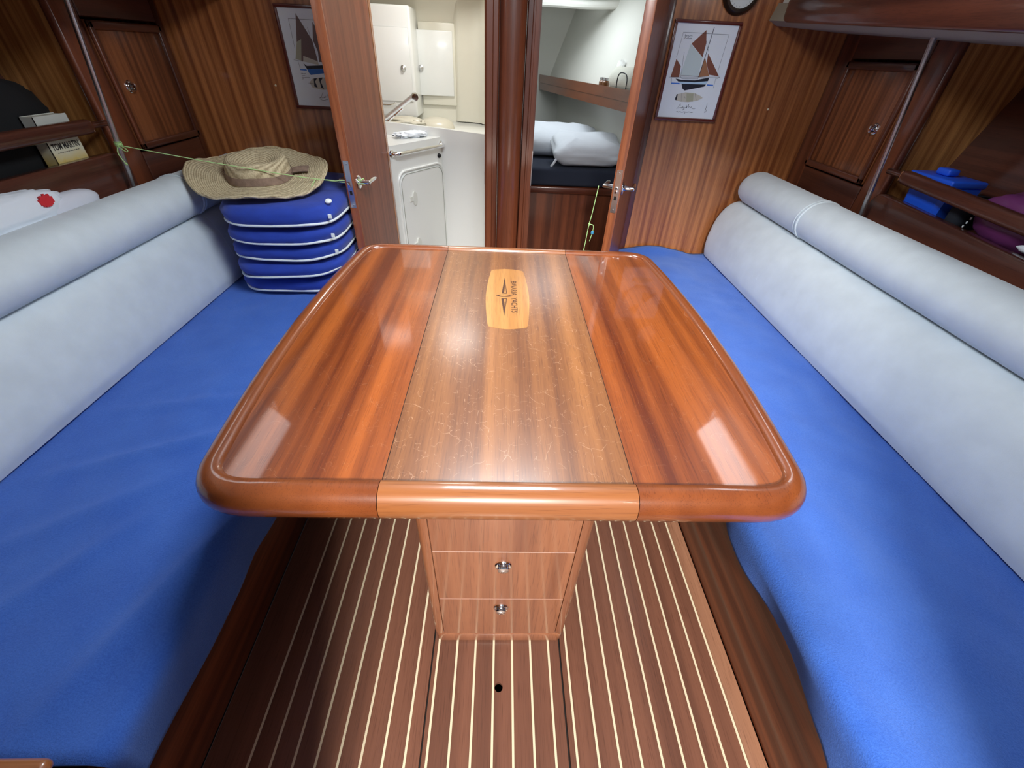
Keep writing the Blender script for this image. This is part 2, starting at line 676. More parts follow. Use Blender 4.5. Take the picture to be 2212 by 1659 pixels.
# post between the doors: moulded casings and a rounded pilaster
bm = B()
poly_prism(bm, [(-.097, BY + .03), (-.097, BY - .006), (-.088, BY - .014), (-.062, BY - .014), (-.058, BY - .008), (-.040, BY - .008), (-.034, BY - .002), (-.034, BY + .03)], 0, 1.76, 'z')
obj('door_casing', bm, M['mahog_z'], wall_f)
bm = B()
pts = [(-.033, BY + .03)]
for k in range(15):
    a = PI * k / 14
    pts.append((.025 - .057 * math.cos(a), BY - .002 - .034 * math.sin(a)))
pts.append((.083, BY + .03))
poly_prism(bm, pts, 0, 1.76, 'z')
obj('pilaster', bm, M['mahog_z'], wall_f)
bm = B()
poly_prism(bm, [(.084, BY + .03), (.084, BY - .002), (.088, BY - .010), (.106, BY - .010), (.110, BY - .004), (.118, BY - .004), (.120, BY + .004), (.143, BY + .004), (.143, BY + .045), (.084, BY + .045)], 0, 1.76, 'z')
obj('door_casing', bm, M['mahog_z'], wall_f)
for x in (-.0965, .1415):      # strike plates let into the post
    bm = B()
    box(bm, x - .002, x + .002, BY - .004, BY + .006, .74, .90)
    obj('strike_plate', bm, M['steel'], wall_f)
bm = B()
box(bm, .668, .700, BY - .012, BY, 0, 1.80, .004)
obj('door_casing', bm, M['mahog_z'], wall_f)
bm = B()
box(bm, -.640, -.580, BY - .012, BY, 0, 1.80, .004)
obj('door_casing', bm, M['mahog_z'], wall_f)
for x, z in ((-1.045, 1.118), (1.245, 1.118)):   # pale screw caps in the veneer
    bm = B()
    lathe(bm, [(.0045, 0), (.004, .002), (.001, .003)], (x, BY, z), (0, -1, 0), 12)
    obj('screw_cap', bm, M['holly'], wall_f)

# ---- hull sides, aft bulkhead, deckhead
for s, nm, cl in ((-1, 'wall_port', 'port'), (1, 'wall_starboard', 'starboard')):
    bm = B()
    poly_prism(bm, [(s * 1.64, 0), (s * 1.64, .86), (s * 1.86, 1.50), (s * 2.0, 1.50), (s * 2.0, 0)], FY0, BY + .03, 'y')
    o = obj(nm, bm, M['mahog_y'])
    tag(o, 'dark wooden hull lining behind the %s shelf' % cl, 'wall', kind=ST)
bm = B()
box(bm, -2.0, -.243, FY0 - .03, FY0, 0, 1.88)
box(bm, .56, 2.0, FY0 - .03, FY0, 0, 1.88)
tag(obj('wall_aft', bm, M['veneer']), 'veneered aft bulkhead either side of the companionway', 'wall', kind=ST)


def railz(y):
    return 1.418 + (y - 2.2) * .06


def railx(y):
    return 1.107 + (2.2 - y) * .047


ceil = thing('ceiling', 'white padded deckhead and side deck liners over the saloon', 'ceiling', (0, 1, 1.85), kind=ST)
bm = B()
box(bm, -1.30, 1.30, FY0, BY + .03, 1.85, 1.88)
obj('deckhead_panel', bm, M['liner'], ceil)
for s in (-1, 1):
    bm = B()
    loft(bm, [[(s * (railx(y) + .012), y, railz(y) + .004), (s * (railx(y) + .05), y, railz(y) - .012), (s * 1.50, y, railz(y) - .026), (s * 1.95, y, railz(y) - .02), (s * 1.95, y, railz(y) + .09), (s * (railx(y) + .03), y, railz(y) + .06)] for y in (FY0, BY)])
    obj('side_deck_liner', bm, M['liner_dim'], ceil)
    bm = B()
    loft(bm, [[(s * (railx(y) + .045), y, railz(y) + .05), (s * 1.21, y, 1.86), (s * 1.24, y, 1.86), (s * (railx(y) + .09), y, railz(y) + .05)] for y in (FY0, BY)])
    obj('coachroof_side', bm, M['liner'], ceil)
for n, s, cl in ((1, 1, 'starboard'), (2, -1, 'port')):
    bm = B()
    rings = []
    ys = [2.225, 2.222, 2.21, 2.19] + [2.19 - k * .26 for k in range(1, 10)]
    ins = [.022, .012, .004, 0] + [0] * 9
    for y, q in zip(ys, ins):
        x0, z0 = railx(y), railz(y)
        sec = [(0 + q, 0 + q), (.045 - q, 0 + q), (.045 - q, .075 - q), (0 + q, .075 - q)]
        r = []
        for j in range(4):       # clipped corners
            p, pn, pp = Vector(sec[j]), Vector(sec[(j + 1) % 4]), Vector(sec[j - 1])
            for w, t in ((pp, .010), (p, .003), (pn, .010)):
                if w is p:
                    mid = p + ((pp - p).normalized() + (pn - p).normalized()) * .0035
                    r.append((s * (x0 + mid.x), y, z0 + mid.y))
                else:
                    e = p + (w - p).normalized() * min(t, (w - p).length * .45)
                    r.append((s * (x0 + e.x), y, z0 + e.y))
        rings.append(r)
    loft(bm, rings)
    tag(obj('trim_%d' % n, bm, M['mahog_y']), 'dark varnished overhead rail along the %s side deck' % cl, 'rail', kind=ST)

# ---- windows and hatches (daylight comes in here)
def hatch(n, x, y, z, w, l, label):
    t = thing('window_%d' % n, label, 'window', (x, y, z), kind=ST)
    bm = B()
    f = .03
    for a in ((x - w / 2 - f, x - w / 2, y - l / 2 - f, y + l / 2 + f), (x + w / 2, x + w / 2 + f, y - l / 2 - f, y + l / 2 + f),
              (x - w / 2, x + w / 2, y - l / 2 - f, y - l / 2), (x - w / 2, x + w / 2, y + l / 2, y + l / 2 + f)):
        box(bm, a[0], a[1], a[2], a[3], z - .03, z, .004)
    obj('window_frame', bm, M['steel'], t)
    bm = B()
    box(bm, x - w / 2, x + w / 2, y - l / 2, y + l / 2, z - .012, z - .004)
    obj('pane', bm, M['glass'], t)


hatch(1, .02, 1.08, 1.85, .54, .54, 'square deck hatch above the saloon table')
hatch(2, -.29, 2.62, 1.84, .30, .30, 'small deck hatch above the washroom')
hatch(3, .30, 3.15, 1.65, .5, .5, 'deck hatch above the forward berth')
for n, s, cl in ((4, 1, 'starboard'), (5, -1, 'port')):
    x = s * 1.165
    t = thing('window_%d' % n, 'long narrow coachroof window on the %s side' % cl, 'window', (x, 1.38, 1.64), kind=ST)
    bm = B()
    for a in ((1.10, 1.14, 1.53, 1.75), (1.62, 1.66, 1.53, 1.75), (1.14, 1.62, 1.53, 1.555), (1.14, 1.62, 1.725, 1.75)):
        box(bm, x - .015, x + .015, a[0], a[1], a[2], a[3], .004)
    obj('window_frame', bm, M['steel'], t)
    bm = B()
    box(bm, x - .004, x + .004, 1.14, 1.62, 1.555, 1.725)
    obj('pane', bm, M['glass'], t)

# ---- doors
def door_frame(h, l, flip):
    X = Vector((l[0] - h[0], l[1] - h[1], 0))
    L = X.length
    X.normalize()
    Y = Vector((-X.y, X.x, 0)) * (1 if flip > 0 else -1)
    Mx = Matrix((X, Y, Vector((0, 0, 1)))).transposed().to_4x4()
    Mx.translation = Vector((h[0], h[1], 0))
    return Mx, L


def make_door(n, h, l, flip, zp, zl, label):
    Mx, L = door_frame(h, l, flip)
    d = thing('door_%d' % n, label, 'door', (h[0], h[1], .04), kind=ST)

    def put(name, b, mat, par=d):
        bm = B()
        merge(bm, b, 0, Mx)
        return obj(name, bm, mat, par)
    b = B(); box(b, .006, L - .010, -.036, 0, .04, 1.735, .001, 1); put('door_panel', b, M['door'])
    b = B(); box(b, L - .010, L, -.0365, .0005, .04, 1.735, .0025, 2); put('edge_lipping', b, M['lipping'])
    b = B(); box(b, L, L + .0018, -.0295, -.0065, zp[0], zp[1], .0006, 1); pl = put('latch_plate', b, M['steel'])
    b = B(); box(b, L + .0015, L + .009, -.024, -.012, zl - .012, zl + .012, .002, 2); put('latch_bolt', b, M['chrome'], pl)
    b = B(); box(b, L + .0015, L + .0025, -.023, -.013, zl - .040, zl - .024); put('keyhole', b, M['dark'], pl)
    for zz in (zp[0] + .012, zp[1] - .012):
        b = B(); lathe(b, [(.004, .0018), (.0035, .003), (.0005, .0034)], (L, -.018, zz), (1, 0, 0), 12); put('screw', b, M['steel'], pl)
    for sd, y0 in ((1, 0), (-1, -.036)):
        b = B()
        lathe(b, [(.027, 0), (.027, .002), (.024, .005), (.012, .007), (.009, .014), (.009, .046), (.006, .050), (.0005, .051)], (L - .052, y0, zl), (0, sd, 0), 28)
        hd = put('door_handle', b, M['chrome'])
        b = B()
        pth = smooth_path([(L - .052, y0 + sd * .040, zl), (L - .075, y0 + sd * .041, zl + .001), (L - .105, y0 + sd * .040, zl + .001), (L - .150, y0 + sd * .039, zl - .001)], 6)
        tube(b, pth, lambda t: .0085 if t < .8 else .0085 - (t - .8) * .018, 12)
        put('lever', b, M['chrome'], hd)
    return d


door_port = make_door(1, (-.578, 2.318), (-.6215, 1.868), 1, (.73, .912), .822, 'open washroom door, reddish veneer, tied back beside the straw hat')
door_stbd = make_door(2, (.672, 2.318), (.490, 1.850), 1, (.755, .922), .846, 'open forward cabin door seen edge on beside the right framed print')

# ================================================================== TABLE
TX = .0175                      # table centre line
XL, XR = -.2015, .2365          # joints between leaves and centre board
Y0, Y1 = .405, 1.562


def halfw(y):
    return .580 - .12 * (y - .98) ** 2


def bez(p, q, r, n):
    return [tuple((1 - t) ** 2 * p[i] + 2 * t * (1 - t) * q[i] + t * t * r[i] for i in (0, 1)) for t in [k / n for k in range(n + 1)]]


def table_outline():
    R = .10
    pts = []
    nS = 26
    # right side upwards from the front corner, anticlockwise
    ya, yb = Y0 + R, Y1 - R
    side = [(halfw(ya + (yb - ya) * k / nS), ya + (yb - ya) * k / nS) for k in range(nS + 1)]
    fr = bez((side[0][0] - .018 - R, Y0), (side[0][0] - .006, Y0), side[0], 9)
    bk = bez(side[-1], (side[-1][0] - .006, Y1), (side[-1][0] - .018 - R, Y1), 9)
    half = fr[:-1] + side + bk[1:]
    rightp = [(TX + x, y) for x, y in half]
    leftp = [(TX - x, y) for x, y in reversed(half)]
    return rightp, leftp


def arc_half(side):
    """open path of one leaf: from the front joint round the outside to the back joint"""
    rp, lp = table_outline()
    if side > 0:
        return [(XR + .0006, Y0)] + rp + [(XR + .0006, Y1)]
    lp = list(reversed(lp))
    return [(XL - .0006, Y0)] + lp + [(XL - .0006, Y1)]


def inward(path, side):
    out = []
    for i in range(len(path)):
        a, b = Vector(path[max(i - 1, 0)]), Vector(path[min(i + 1, len(path) - 1)])
        t = (b - a).normalized()
        n = Vector((-t.y, t.x)) * (1 if side > 0 else -1)
        out.append(n)
    out[0] = Vector((0, 1))
    out[-1] = Vector((0, -1))
    return out


RW = .048
SEC = [(.016, .640), (.006, .648), (.001, .660), (0, .670), (.002, .682), (.008, .694), (.018, .7025), (.030, .7055), (.040, .7045), (.0455, .7015), (RW, .6965), (RW, .672), (.044, .640)]


def sweep(bm, path, nrm):
    loft(bm, [[(p[0] + n.x * d, p[1] + n.y * d, z) for d, z in SEC] for p, n in zip(path, nrm)])


table = thing('table', 'varnished mahogany saloon table with leaves open and drawers below', 'table', (TX, .98, 0))
for s in (-1, 1):
    path = arc_half(s)
    nr = inward(path, s)
    inn = [(p[0] + n.x * (RW - .0012), p[1] + n.y * (RW - .0012)) for p, n in zip(path, nr)]
    bm = B()
    poly_prism(bm, inn, .674, .6965, 'z')
    leaf = obj('leaf', bm, M['leaf'], table)
    tag(leaf, 'reddish varnished %s leaf of the table' % ('right' if s > 0 else 'left'))
    bm = B()
    sweep(bm, path, nr)
    obj('rim', bm, M['rim'], leaf)
bm = B()
box(bm, XL + .0006, XR - .0006, Y0 + RW - .001, Y1 - RW + .001, .674, .6965, .0006, 1)
cen = obj('centre_board', bm, M['centre'], table)
tag(cen, 'paler scratched centre board of the table')
for y, n in ((Y0, Vector((0, 1))), (Y1, Vector((0, -1)))):
    bm = B()
    sweep(bm, [(XL + .0006, y), (0.0, y), (XR - .0006, y)], [n] * 3)
    obj('rim', bm, M['rim_x'], cen)
bm = B()
for x in (XL, XR):
    box(bm, x - .001, x + .001, Y0 + .01, Y1 - .01, .66, .6955)
obj('joint_gap', bm, M['dark'], table)

# inlaid plaque with lettering
bm = B()
px, py = .0175, 1.16
crn = .022
def bulge(a, b, off, n=8):
    a, b = Vector(a), Vector(b)
    t = (b - a)
    nn = Vector((t.y, -t.x)).normalized()
    return [tuple(a + t * (k / n) + nn * off * math.sin(PI * k / n)) for k in range(n + 1)]
hx, hy = .056, .192
pp = bulge((hx, -hy + crn), (hx, hy - crn), .010) + [(hx - .004, hy - .006)] + bulge((hx - crn, hy), (-hx + crn, hy), .006) + [(-hx + .004, hy - .006)] + \
    bulge((-hx, hy - crn), (-hx, -hy + crn), .010) + [(-hx + .004, -hy + .006)] + bulge((-hx + crn, -hy), (hx - crn, -hy), .006) + [(hx - .004, -hy + .006)]
poly_prism(bm, [(px + a, py + b) for a, b in pp], .6955, .6969, 'z')
plq = obj('logo_plaque', bm, M['plaque'], table)
tag(plq, 'pale inlaid maple plaque with BAVARIA YACHTS lettering')
Mt = Matrix.Translation((.0365, 1.158, .6972)) @ Matrix.Rotation(-PI / 2, 4, 'Z') @ Matrix.Diagonal((.93, 1.0, 1, 1))
bm = text_bm('BAVARIA  YACHTS', .0255, Mt, spacing=1.06, offset=.0003)
obj('lettering', bm, M['ink'], plq)
bm = B()
zt = .6971
for tri, hole in ((((.0085, 1.287), (-.0005, 1.172), (.0165, 1.172)), ((.0105, 1.235), (.0075, 1.178), (.0135, 1.178))),
                  (((.0075, 1.030), (-.0015, 1.140), (.0160, 1.140)), ((.0100, 1.085), (.0070, 1.135), (.0130, 1.135)))):
    a = [bm.verts.new((p[0], p[1], zt)) for p in tri]
    b = [bm.verts.new((p[0], p[1], zt)) for p in hole]
    for k in range(3):
        bm.faces.new([a[k], a[(k + 1) % 3], b[(k + 1) % 3], b[k]])
lens_o = [(-.018 + .052 * k / 10, 1.157 + .0085 * math.sin(PI * k / 10)) for k in range(11)] + [(.034 - .052 * k / 10, 1.157 - .0085 * math.sin(PI * k / 10)) for k in range(1, 10)]
lens_i = [(.008 + (x - .008) * .62, 1.157 + (y - 1.157) * .62) for x, y in lens_o]
a = [bm.verts.new((p[0], p[1], zt)) for p in lens_o]
b = [bm.verts.new((p[0], p[1], zt)) for p in lens_i]
for k in range(len(a)):
    j = (k + 1) % len(a)
    bm.faces.new([a[k], a[j], b[j], b[k]])
obj('emblem', bm, M['ink'], plq)

# pedestal with drawers
PX0, PX1, PY0, PY1 = -.158, .187, .447, 1.50
bm = B()
box(bm, PX0 + .003, PX1 - .003, PY0 + .006, PY1, .06, .672, .012, 3)
obj('pedestal', bm, M['pedestal'], table)
bm = B()
box(bm, PX0 + .002, PX1 - .002, PY0 + .002, PY1 + .002, 0, .064, .014, 3)
obj('plinth', bm, M['pedestal'], table)
for x, q in ((PX0, 1), (PX1, -1)):
    bm = B()
    pr = [(x + q * .024, PY0), (x + q * .014, PY0)] + [(x + q * (.014 - .014 * math.sin(a)), PY0 + .014 - .014 * math.cos(a)) for a in (.26, .52, .79, 1.05, 1.31, 1.57)] + [(x, PY0 + .05), (x + q * .024, PY0 + .05)]
    poly_prism(bm, pr, .066, .672, 'z')
    obj('corner_post', bm, M['pedestal'], table)
bm = B()
box(bm, PX0 + .025, PX1 - .025, PY0, PY0 + .02, .4795, .672, .0012, 1)
obj('apron', bm, M['pedestal'], table)
for z0, z1, zk in ((.2685, .4775, .425), (.0675, .2665, .2235)):
    bm = B()
    box(bm, PX0 + .025, PX1 - .025, PY0, PY0 + .02, z0, z1, .0012, 1)
    dr = obj('drawer', bm, M['pedestal'], table)
    bm = B()
    lathe(bm, [(.0185, 0), (.0185, .002), (.0165, .0045), (.0125, .0050), (.0120, .0065), (.0130, .009), (.0118, .0125), (.007, .0145), (.0005, .0150)], (.0145, PY0, zk), (0, -1, 0), 24)
    obj('knob', bm, M['chrome'], dr)

# ================================================================== SETTEES
def fbm(x, y, z=0):
    return noise.fractal(Vector((x, y, z)), 1.0, 2.0, 4)


SETT = {-1: dict(back=-1.195, front=-.585, riser=-.650, side='port'), 1: dict(back=1.148, front=.60, riser=.648, side='starboard')}
for s in (-1, 1):
    q = SETT[s]
    nm = 'left' if s < 0 else 'right'
    st = thing('settee', 'fixed %s settee base with dark mahogany front board' % nm, 'settee', (s * .95, 1.1, 0))
    bm = B()
    xr = q['riser']
    a, b = sorted((xr, xr + s * .02))
    box(bm, a, b, .12 if s < 0 else .02, 2.325, 0, .33, .002, 1)
    obj('riser', bm, M['riser'], st)
    a, b = sorted((xr + s * .02, s * 1.60))
    bm = B()
    box(bm, a, b, .12 if s < 0 else .02, 2.325, .0, .31)
    obj('locker_box', bm, M['mahog_y'], st)
    sc = B()
    a, b = sorted((q['front'] + s * .012, s * 1.26))
    box(sc, a, b, .15 if s < 0 else .06, 2.28, .335, .412, .025, 4)
    so = obj('seat_cushion', sc, M['alcantara'], org=(s * .9, 1.1, .335))
    tag(so, 'long %s settee seat cushion under the blue towelling cover' % nm, 'cushion')

    # blue towelling throw, draped over the seat and hanging down its front
    bm = B()
    ny, ys, ye = 96, (.135 if s < 0 else .03), 2.315
    prof = []
    xb = q['back'] + s * .07
    xf = q['front']
    nx = 30
    for k in range(nx + 1):
        prof.append((xb + (xf + s * .03 - xb) * k / nx, .421))
    for a in (.3, .6, .9, 1.2, 1.5):
        prof.append((xf + s * .03 - s * .03 * math.sin(a), .391 + .03 * math.cos(a)))
    nh = 10
    rows = []
    for j in range(ny + 1):
        y = ys + (ye - ys) * j / ny
        if s < 0:
            hem = .272 + .012 * noise.noise(Vector((y * 3, 0, 4))) + .03 * max(0, .4 - y)
        else:
            hem = .318 + .020 * noise.noise(Vector((y * 4, 2, 4))) - .10 * max(0, (.16 - y) / .13)
            hem += .055 * math.exp(-((y - .72) / .10) ** 2)
        row = []
        for k, (x, z) in enumerate(prof):
            u = abs(x)
            w = .007 * fbm(x * 3.2, y * 3.0, s * 3) + .0025 * fbm(x * 14, y * 14, 7)
            if s < 0:
                # long creases slanting across the near end of the port cover
                for (cx0, cy0, dx, dy, amp, wd) in ((-1.12, .66, .46, .20, .016, .016), (-1.10, .44, .30, .22, .010, .018), (-.74, .16, .20, .52, .016, .022), (-1.14, .90, .50, .10, .012, .013), (-.80, .82, .24, .06, .010, .012), (-1.0, .25, .2, .3, .010, .02)):
                    L = math.hypot(dx, dy)
                    t = ((x - cx0) * dx + (y - cy0) * dy) / L
                    d = ((x - cx0) * dy - (y - cy0) * dx) / L
                    if -.05 < t < L + .05:
                        w += amp * math.exp(-(d / wd) ** 2) * math.sin(PI * (t + .05) / (L + .1))
            else:
                w += .035 * math.exp(-((y - 2.31) / .05) ** 2) * max(0, math.sin((u - .62) * 7.0)) if u < 1.06 else 0
                w += .010 * math.exp(-((y - 2.05) / .10) ** 2) * math.sin((u) * 16)
            fade = min(1, max(0, (abs(xb) - u) / .08))
            row.append((x, y, z + max(-.004, w) * fade))
        xh = prof[-1][0]
        for k in range(1, nh + 1):
            t = k / nh
            z = .391 + (hem - .391) * t
            wob = (.004 if s < 0 else .010) * t * math.sin(y * 17 + 2 * s) + .006 * t * noise.noise(Vector((y * 9, z * 6, 1)))
            lean = .012 * t
            row.append((xh + s * (lean + wob - .002), y, z))
        rows.append(row)
    loft(bm, rows, closed=False, cap=False)
    cv = obj('seat_cover', bm, M['towel_blue'], org=(s * .9, 1.1, .42), angle=80)
    so_ = cv.modifiers.new('thickness', 'SOLIDIFY')
    so_.thickness = .004
    so_.offset = -1
    tag(cv, 'royal blue towelling cover spread over the %s settee seat' % nm, 'seat cover')

    # upholstered back
    if s > 0:
        prof = [(1.146, .428), (1.136, .47), (1.137, .53), (1.146, .59), (1.163, .645), (1.190, .69), (1.222, .714), (1.262, .720), (1.32, .705), (1.36, .66), (1.37, .56), (1.37, .43)]
        bc, rx, rz = (1.285, .790), .090, .078
    else:
        prof = [(1.190, .428), (1.180, .47), (1.184, .53), (1.195, .59), (1.210, .645), (1.228, .68), (1.252, .700), (1.285, .704), (1.33, .69), (1.37, .65), (1.38, .56), (1.38, .43)]
        bc, rx, rz = (1.302, .772), .090, .078
    P2 = smooth_path([(x, z, 0) for x, z in prof], 4)
    prof = [(p.x, p.y) for p in P2]
    cxm, czm = sum(p[0] for p in prof) / len(prof), sum(p[1] for p in prof) / len(prof)
    bm = B()
    rings = []
    ends = [(0, .90), (.008, .95), (.02, .985), (.04, 1.0)]
    yA, yB = (.135 if s < 0 else .03), 2.30
    seq = [(yA + d, k) for d, k in ends] + [(yA + .04 + (yB - yA - .08) * k / 30, 1.0) for k in range(1, 30)] + [(yB - d, k) for d, k in reversed(ends)]
    seam = 1.72 if s > 0 else 1.80
    for y, k in seq:
        dent = 1 - .012 * math.exp(-((y - seam) / .012) ** 2)
        r = []
        for x, z in prof:
            w = .004 * fbm(x * 5, y * 2.2, z * 5) * (1 if z > .45 else 0)
            r.append((s * (cxm + (x - cxm) * k * dent - w), y, max(.428, czm + (z - czm) * k)))
        rings.append(r)
    loft(bm, rings)
    bk = obj('back_cushion', bm, M['alcantara'], org=(s * 1.26, 1.1, .43), angle=60)
    tag(bk, 'long pale grey back cushion along the %s settee' % nm, 'cushion', 'settee back cushions')
    bm = B()
    tube(bm, smooth_path([(s * (cxm + (x - cxm) * .998), seam, czm + (z - czm) * .998) for x, z in prof[8:34]], 2), .0012, 5)
    obj('seam', bm, M['alcantara'], bk)

    # round bolster on top
    bm = B()
    rings = []
    ends = [(0, .55), (.010, .80), (.026, .94), (.05, 1.0)]
    yB = 2.285
    seq = [(yA + d, k) for d, k in ends] + [(yA + .05 + (yB - yA - .1) * k / 40, 1.0) for k in range(1, 40)] + [(yB - d, k) for d, k in reversed(ends)]
    n = 28
    seams = [1.80] if s < 0 else [1.72]
    seq = sorted(seq + [(seams[0] + q_, 1.0 if abs(q_) > .012 else .972) for q_ in (-.016, -.006, .0, .006, .016)], key=lambda v: v[0])
    for y, k in seq:
        r = []
        for i in range(n):
            a = 2 * PI * i / n
            w = 1 + .02 * fbm(math.cos(a) * 1.2, y * 2.5, math.sin(a) * 1.2 + s)
            # slightly flattened underneath where it rests on the back cushion
            zz = math.sin(a) * rz * w * k
            r.append((s * bc[0] + math.cos(a) * rx * w * k, y, bc[1] + (zz if zz > -rz * .86 else -rz * .86)))
        rings.append(r)
    loft(bm, rings)
    bo = obj('bolster', bm, M['alcantara'], org=(s * bc[0], 1.1, bc[1] - rz * .9), angle=60)
    tag(bo, 'pale grey round bolster lying along the top of the %s settee back' % nm, 'bolster', 'settee bolsters')
    for ysm in seams:
        for dy, rr in ((-.009, .0042), (.009, .0030)):
            bm = B()
            tube(bm, [(s * bc[0] + math.cos(2 * PI * i / 28) * rx * 1.003, ysm + dy, bc[1] + max(-.86, math.sin(2 * PI * i / 28)) * rz * 1.0) for i in range(28)], rr, 6, loop=True)
            obj('seam_piping', bm, M['alcantara'], bo)

# wooden end panel at the near end of the port settee
t = thing('end_panel', 'varnished wooden end panel at the near end of the left settee', 'panel', (-.93, .09, 0))
bm = B()
box(bm, -1.26, -.612, .08, .118, .0, .485, .003, 1)
obj('panel_board', bm, M['mahog_z'], t)
bm = B()
box(bm, -1.27, -.602, .075, .1305, .485, .507, .009, 3)
obj('capping', bm, M['rim_x'], t)

# ================================================================== SIDE SHELVES, CABINETS, POLES
for s in (-1, 1):
    nm = 'left' if s < 0 else 'right'
    ye = 1.735 if s < 0 else 1.655
    fz = .936 if s < 0 else .922
    rz0, rz1 = (.999, 1.043) if s < 0 else (.968, 1.012)
    slope = 0.0 if s < 0 else .052
    x0, x1 = 1.42, 1.452
    sh = thing('side_shelf', 'dark mahogany shelf with fiddle rail behind the %s bolster' % nm, 'shelf', (s * 1.5, .9, .80))
    bm = B()
    pr = [(FY0 + .5, .74), (ye + .03, .74), (ye + .03, fz - .06), (ye + .022, fz - .028), (ye + .004, fz - .006), (ye - .02, fz), (FY0 + .5, fz - slope * 1.6)]
    a, b = sorted((s * x0, s * x1))
    poly_prism(bm, pr, a, b, 'x', .006, 0, 3)
    obj('fiddle_board', bm, M['mahog_y'], sh)
    bm = B()
    rings = []
    for y, k in [(ye - .04, .55), (ye - .043, .8), (ye - .052, .97), (ye - .07, 1)] + [(ye - .07 - j * .2, 1) for j in range(1, 8)]:
        zc = (rz0 + rz1) / 2 + slope * (y - ye)
        hh, ww = (rz1 - rz0) / 2 * k, .017 * k
        rings.append([(s * (x0 + .017) + ww * math.copysign(abs(math.cos(a)) ** .6, math.cos(a)), y, zc + hh * math.copysign(abs(math.sin(a)) ** .6, math.sin(a))) for a in [2 * PI * i / 20 for i in range(20)]])
    loft(bm, rings)
    rl = obj('fiddle_rail', bm, M['mahog_y'], sh)
    bm = B()
    yb = ye - .045
    box(bm, min(s * (x0 + .004), s * (x0 + .030)), max(s * (x0 + .004), s * (x0 + .030)), yb, yb + .006, rz0 + .004, rz1 - .006, .002, 1)
    obj('end_ferrule', bm, M['chrome'], rl)
    bm = B()
    tube(bm, [(s * (x0 + .017), yb + .004, (rz0 + rz1) / 2), (s * (x0 + .019), yb + .10 - (0.02 if s < 0 else .02), (rz0 + rz1) / 2)], .010, 12)
    obj('rail_pin', bm, M['mahog_y'], rl)
    bm = B()
    a, b = sorted((s * x1, s * 1.64))
    box(bm, a, b, FY0 + .5, ye + .06, .855, .875)
    obj('shelf_board', bm, M['mahog_y'], sh)
    bm = B()
    a, b = sorted((s * 1.395, s * 1.42))
    box(bm, a, b, FY0 + .5, ye + .04, .60, .80, .003, 1)
    obj('ledge', bm, M['mahog_y'], sh)

    # corner cabinet between shelf and bulkhead
    cx0 = 1.455 if s < 0 else 1.472
    ca = 1.80 if s < 0 else 1.725
    cab = thing('corner_cabinet', 'mahogany corner cabinet with panelled door ahead of the %s shelf' % nm, 'cabinet', (s * 1.6, 2.05, .70))
    bm = B()
    a, b = sorted((s * (cx0 + .01), s * 1.84))
    box(bm, a, b, ca, ca + .018, .70, 1.47)
    obj('side_panel', bm, M['veneer_lit'], cab)
    dy0, dy1 = (1.905, 2.293) if s < 0 else (1.825, 2.225)
    bm = B()
    a, b = sorted((s * cx0, s * (cx0 + .03)))
    box(bm, a, b, ca - .012, dy0 - .004, .60, 1.46, .010, 3)
    obj('corner_post', bm, M['mahog_z'], cab)
    bm = B()
    box(bm, a, b, dy1 + .003, BY - .001, .60, 1.46, .004, 2)
    obj('face_stile', bm, M['mahog_z'], cab)
    bm = B()
    box(bm, a, b, dy0 - .004, dy1 + .002, .60, .905, .003, 1)
    obj('lower_panel', bm, M['mahog_y'], cab)
    bm = B()
    box(bm, a, b, dy0 - .004, dy1 + .002, 1.315, 1.46, .003, 1)
    obj('upper_rail', bm, M['mahog_y'], cab)
    dy0, dy1 = (1.905, 2.293) if s < 0 else (1.825, 2.225)
    xf = cx0 - .006
    dr = B()
    a2, b2 = sorted((s * (xf + .004), s * (xf + .022)))
    box(dr, a2, b2, dy0, dy1, .912, 1.308, .004, 2)
    d = obj('cabinet_door', dr, M['cab_door'], cab)
    # moulded raised edge round the door panel
    for (e0, e1, f0, f1) in ((dy0, dy0 + .022, .912, 1.308), (dy1 - .022, dy1, .912, 1.308), (dy0, dy1, .912, .938), (dy0, dy1, 1.282, 1.308)):
        bm = B()
        a3, b3 = sorted((s * (xf - .008), s * (xf + .008)))
        box(bm, a3, b3, e0, e1, f0, f1, .006, 3)
        obj('door_moulding', bm, M['mahog_z'] if e1 - e0 < .03 else M['mahog_y'], d)
    bm = B()
    ky, kz = (1.985, 1.116) if s < 0 else (1.900, 1.100)
    lathe(bm, [(.021, 0), (.021, .003), (.017, .006), (.013, .007), (.013, .012), (.0145, .016), (.013, .021), (.008, .024), (.0005, .025)], (s * (xf + .004), ky, kz), (-s, 0, 0), 24)
    obj('knob', bm, M['chrome'], d)

    # stainless grab pole at the cabinet corner
    pb, pt_ = ((-1.398, 1.700, .80), (-1.305, 1.705, 1.475)) if s < 0 else ((1.392, 1.645, .80), (1.318, 1.665, 1.44))
    po = thing('grab_pole', 'stainless steel grab pole standing beside the %s corner cabinet' % nm, 'pole', pb)
    bm = B()
    tube(bm, [Vector(pb), Vector(pt_)], .0085, 16)
    obj('pole', bm, M['steel'], po)
    bm = B()
    lathe(bm, [(.022, 0), (.022, .004), (.013, .010), (.011, .028), (.0086, .030)], pb, Vector(pt_) - Vector(pb), 20)
    obj('foot_socket', bm, M['chrome'], po)

# ================================================================== LOOSE THINGS IN THE SALOON
def superell(a, n):
    c, s_ = math.cos(a), math.sin(a)
    return math.copysign(abs(c) ** (2 / n), c), math.copysign(abs(s_) ** (2 / n), s_)


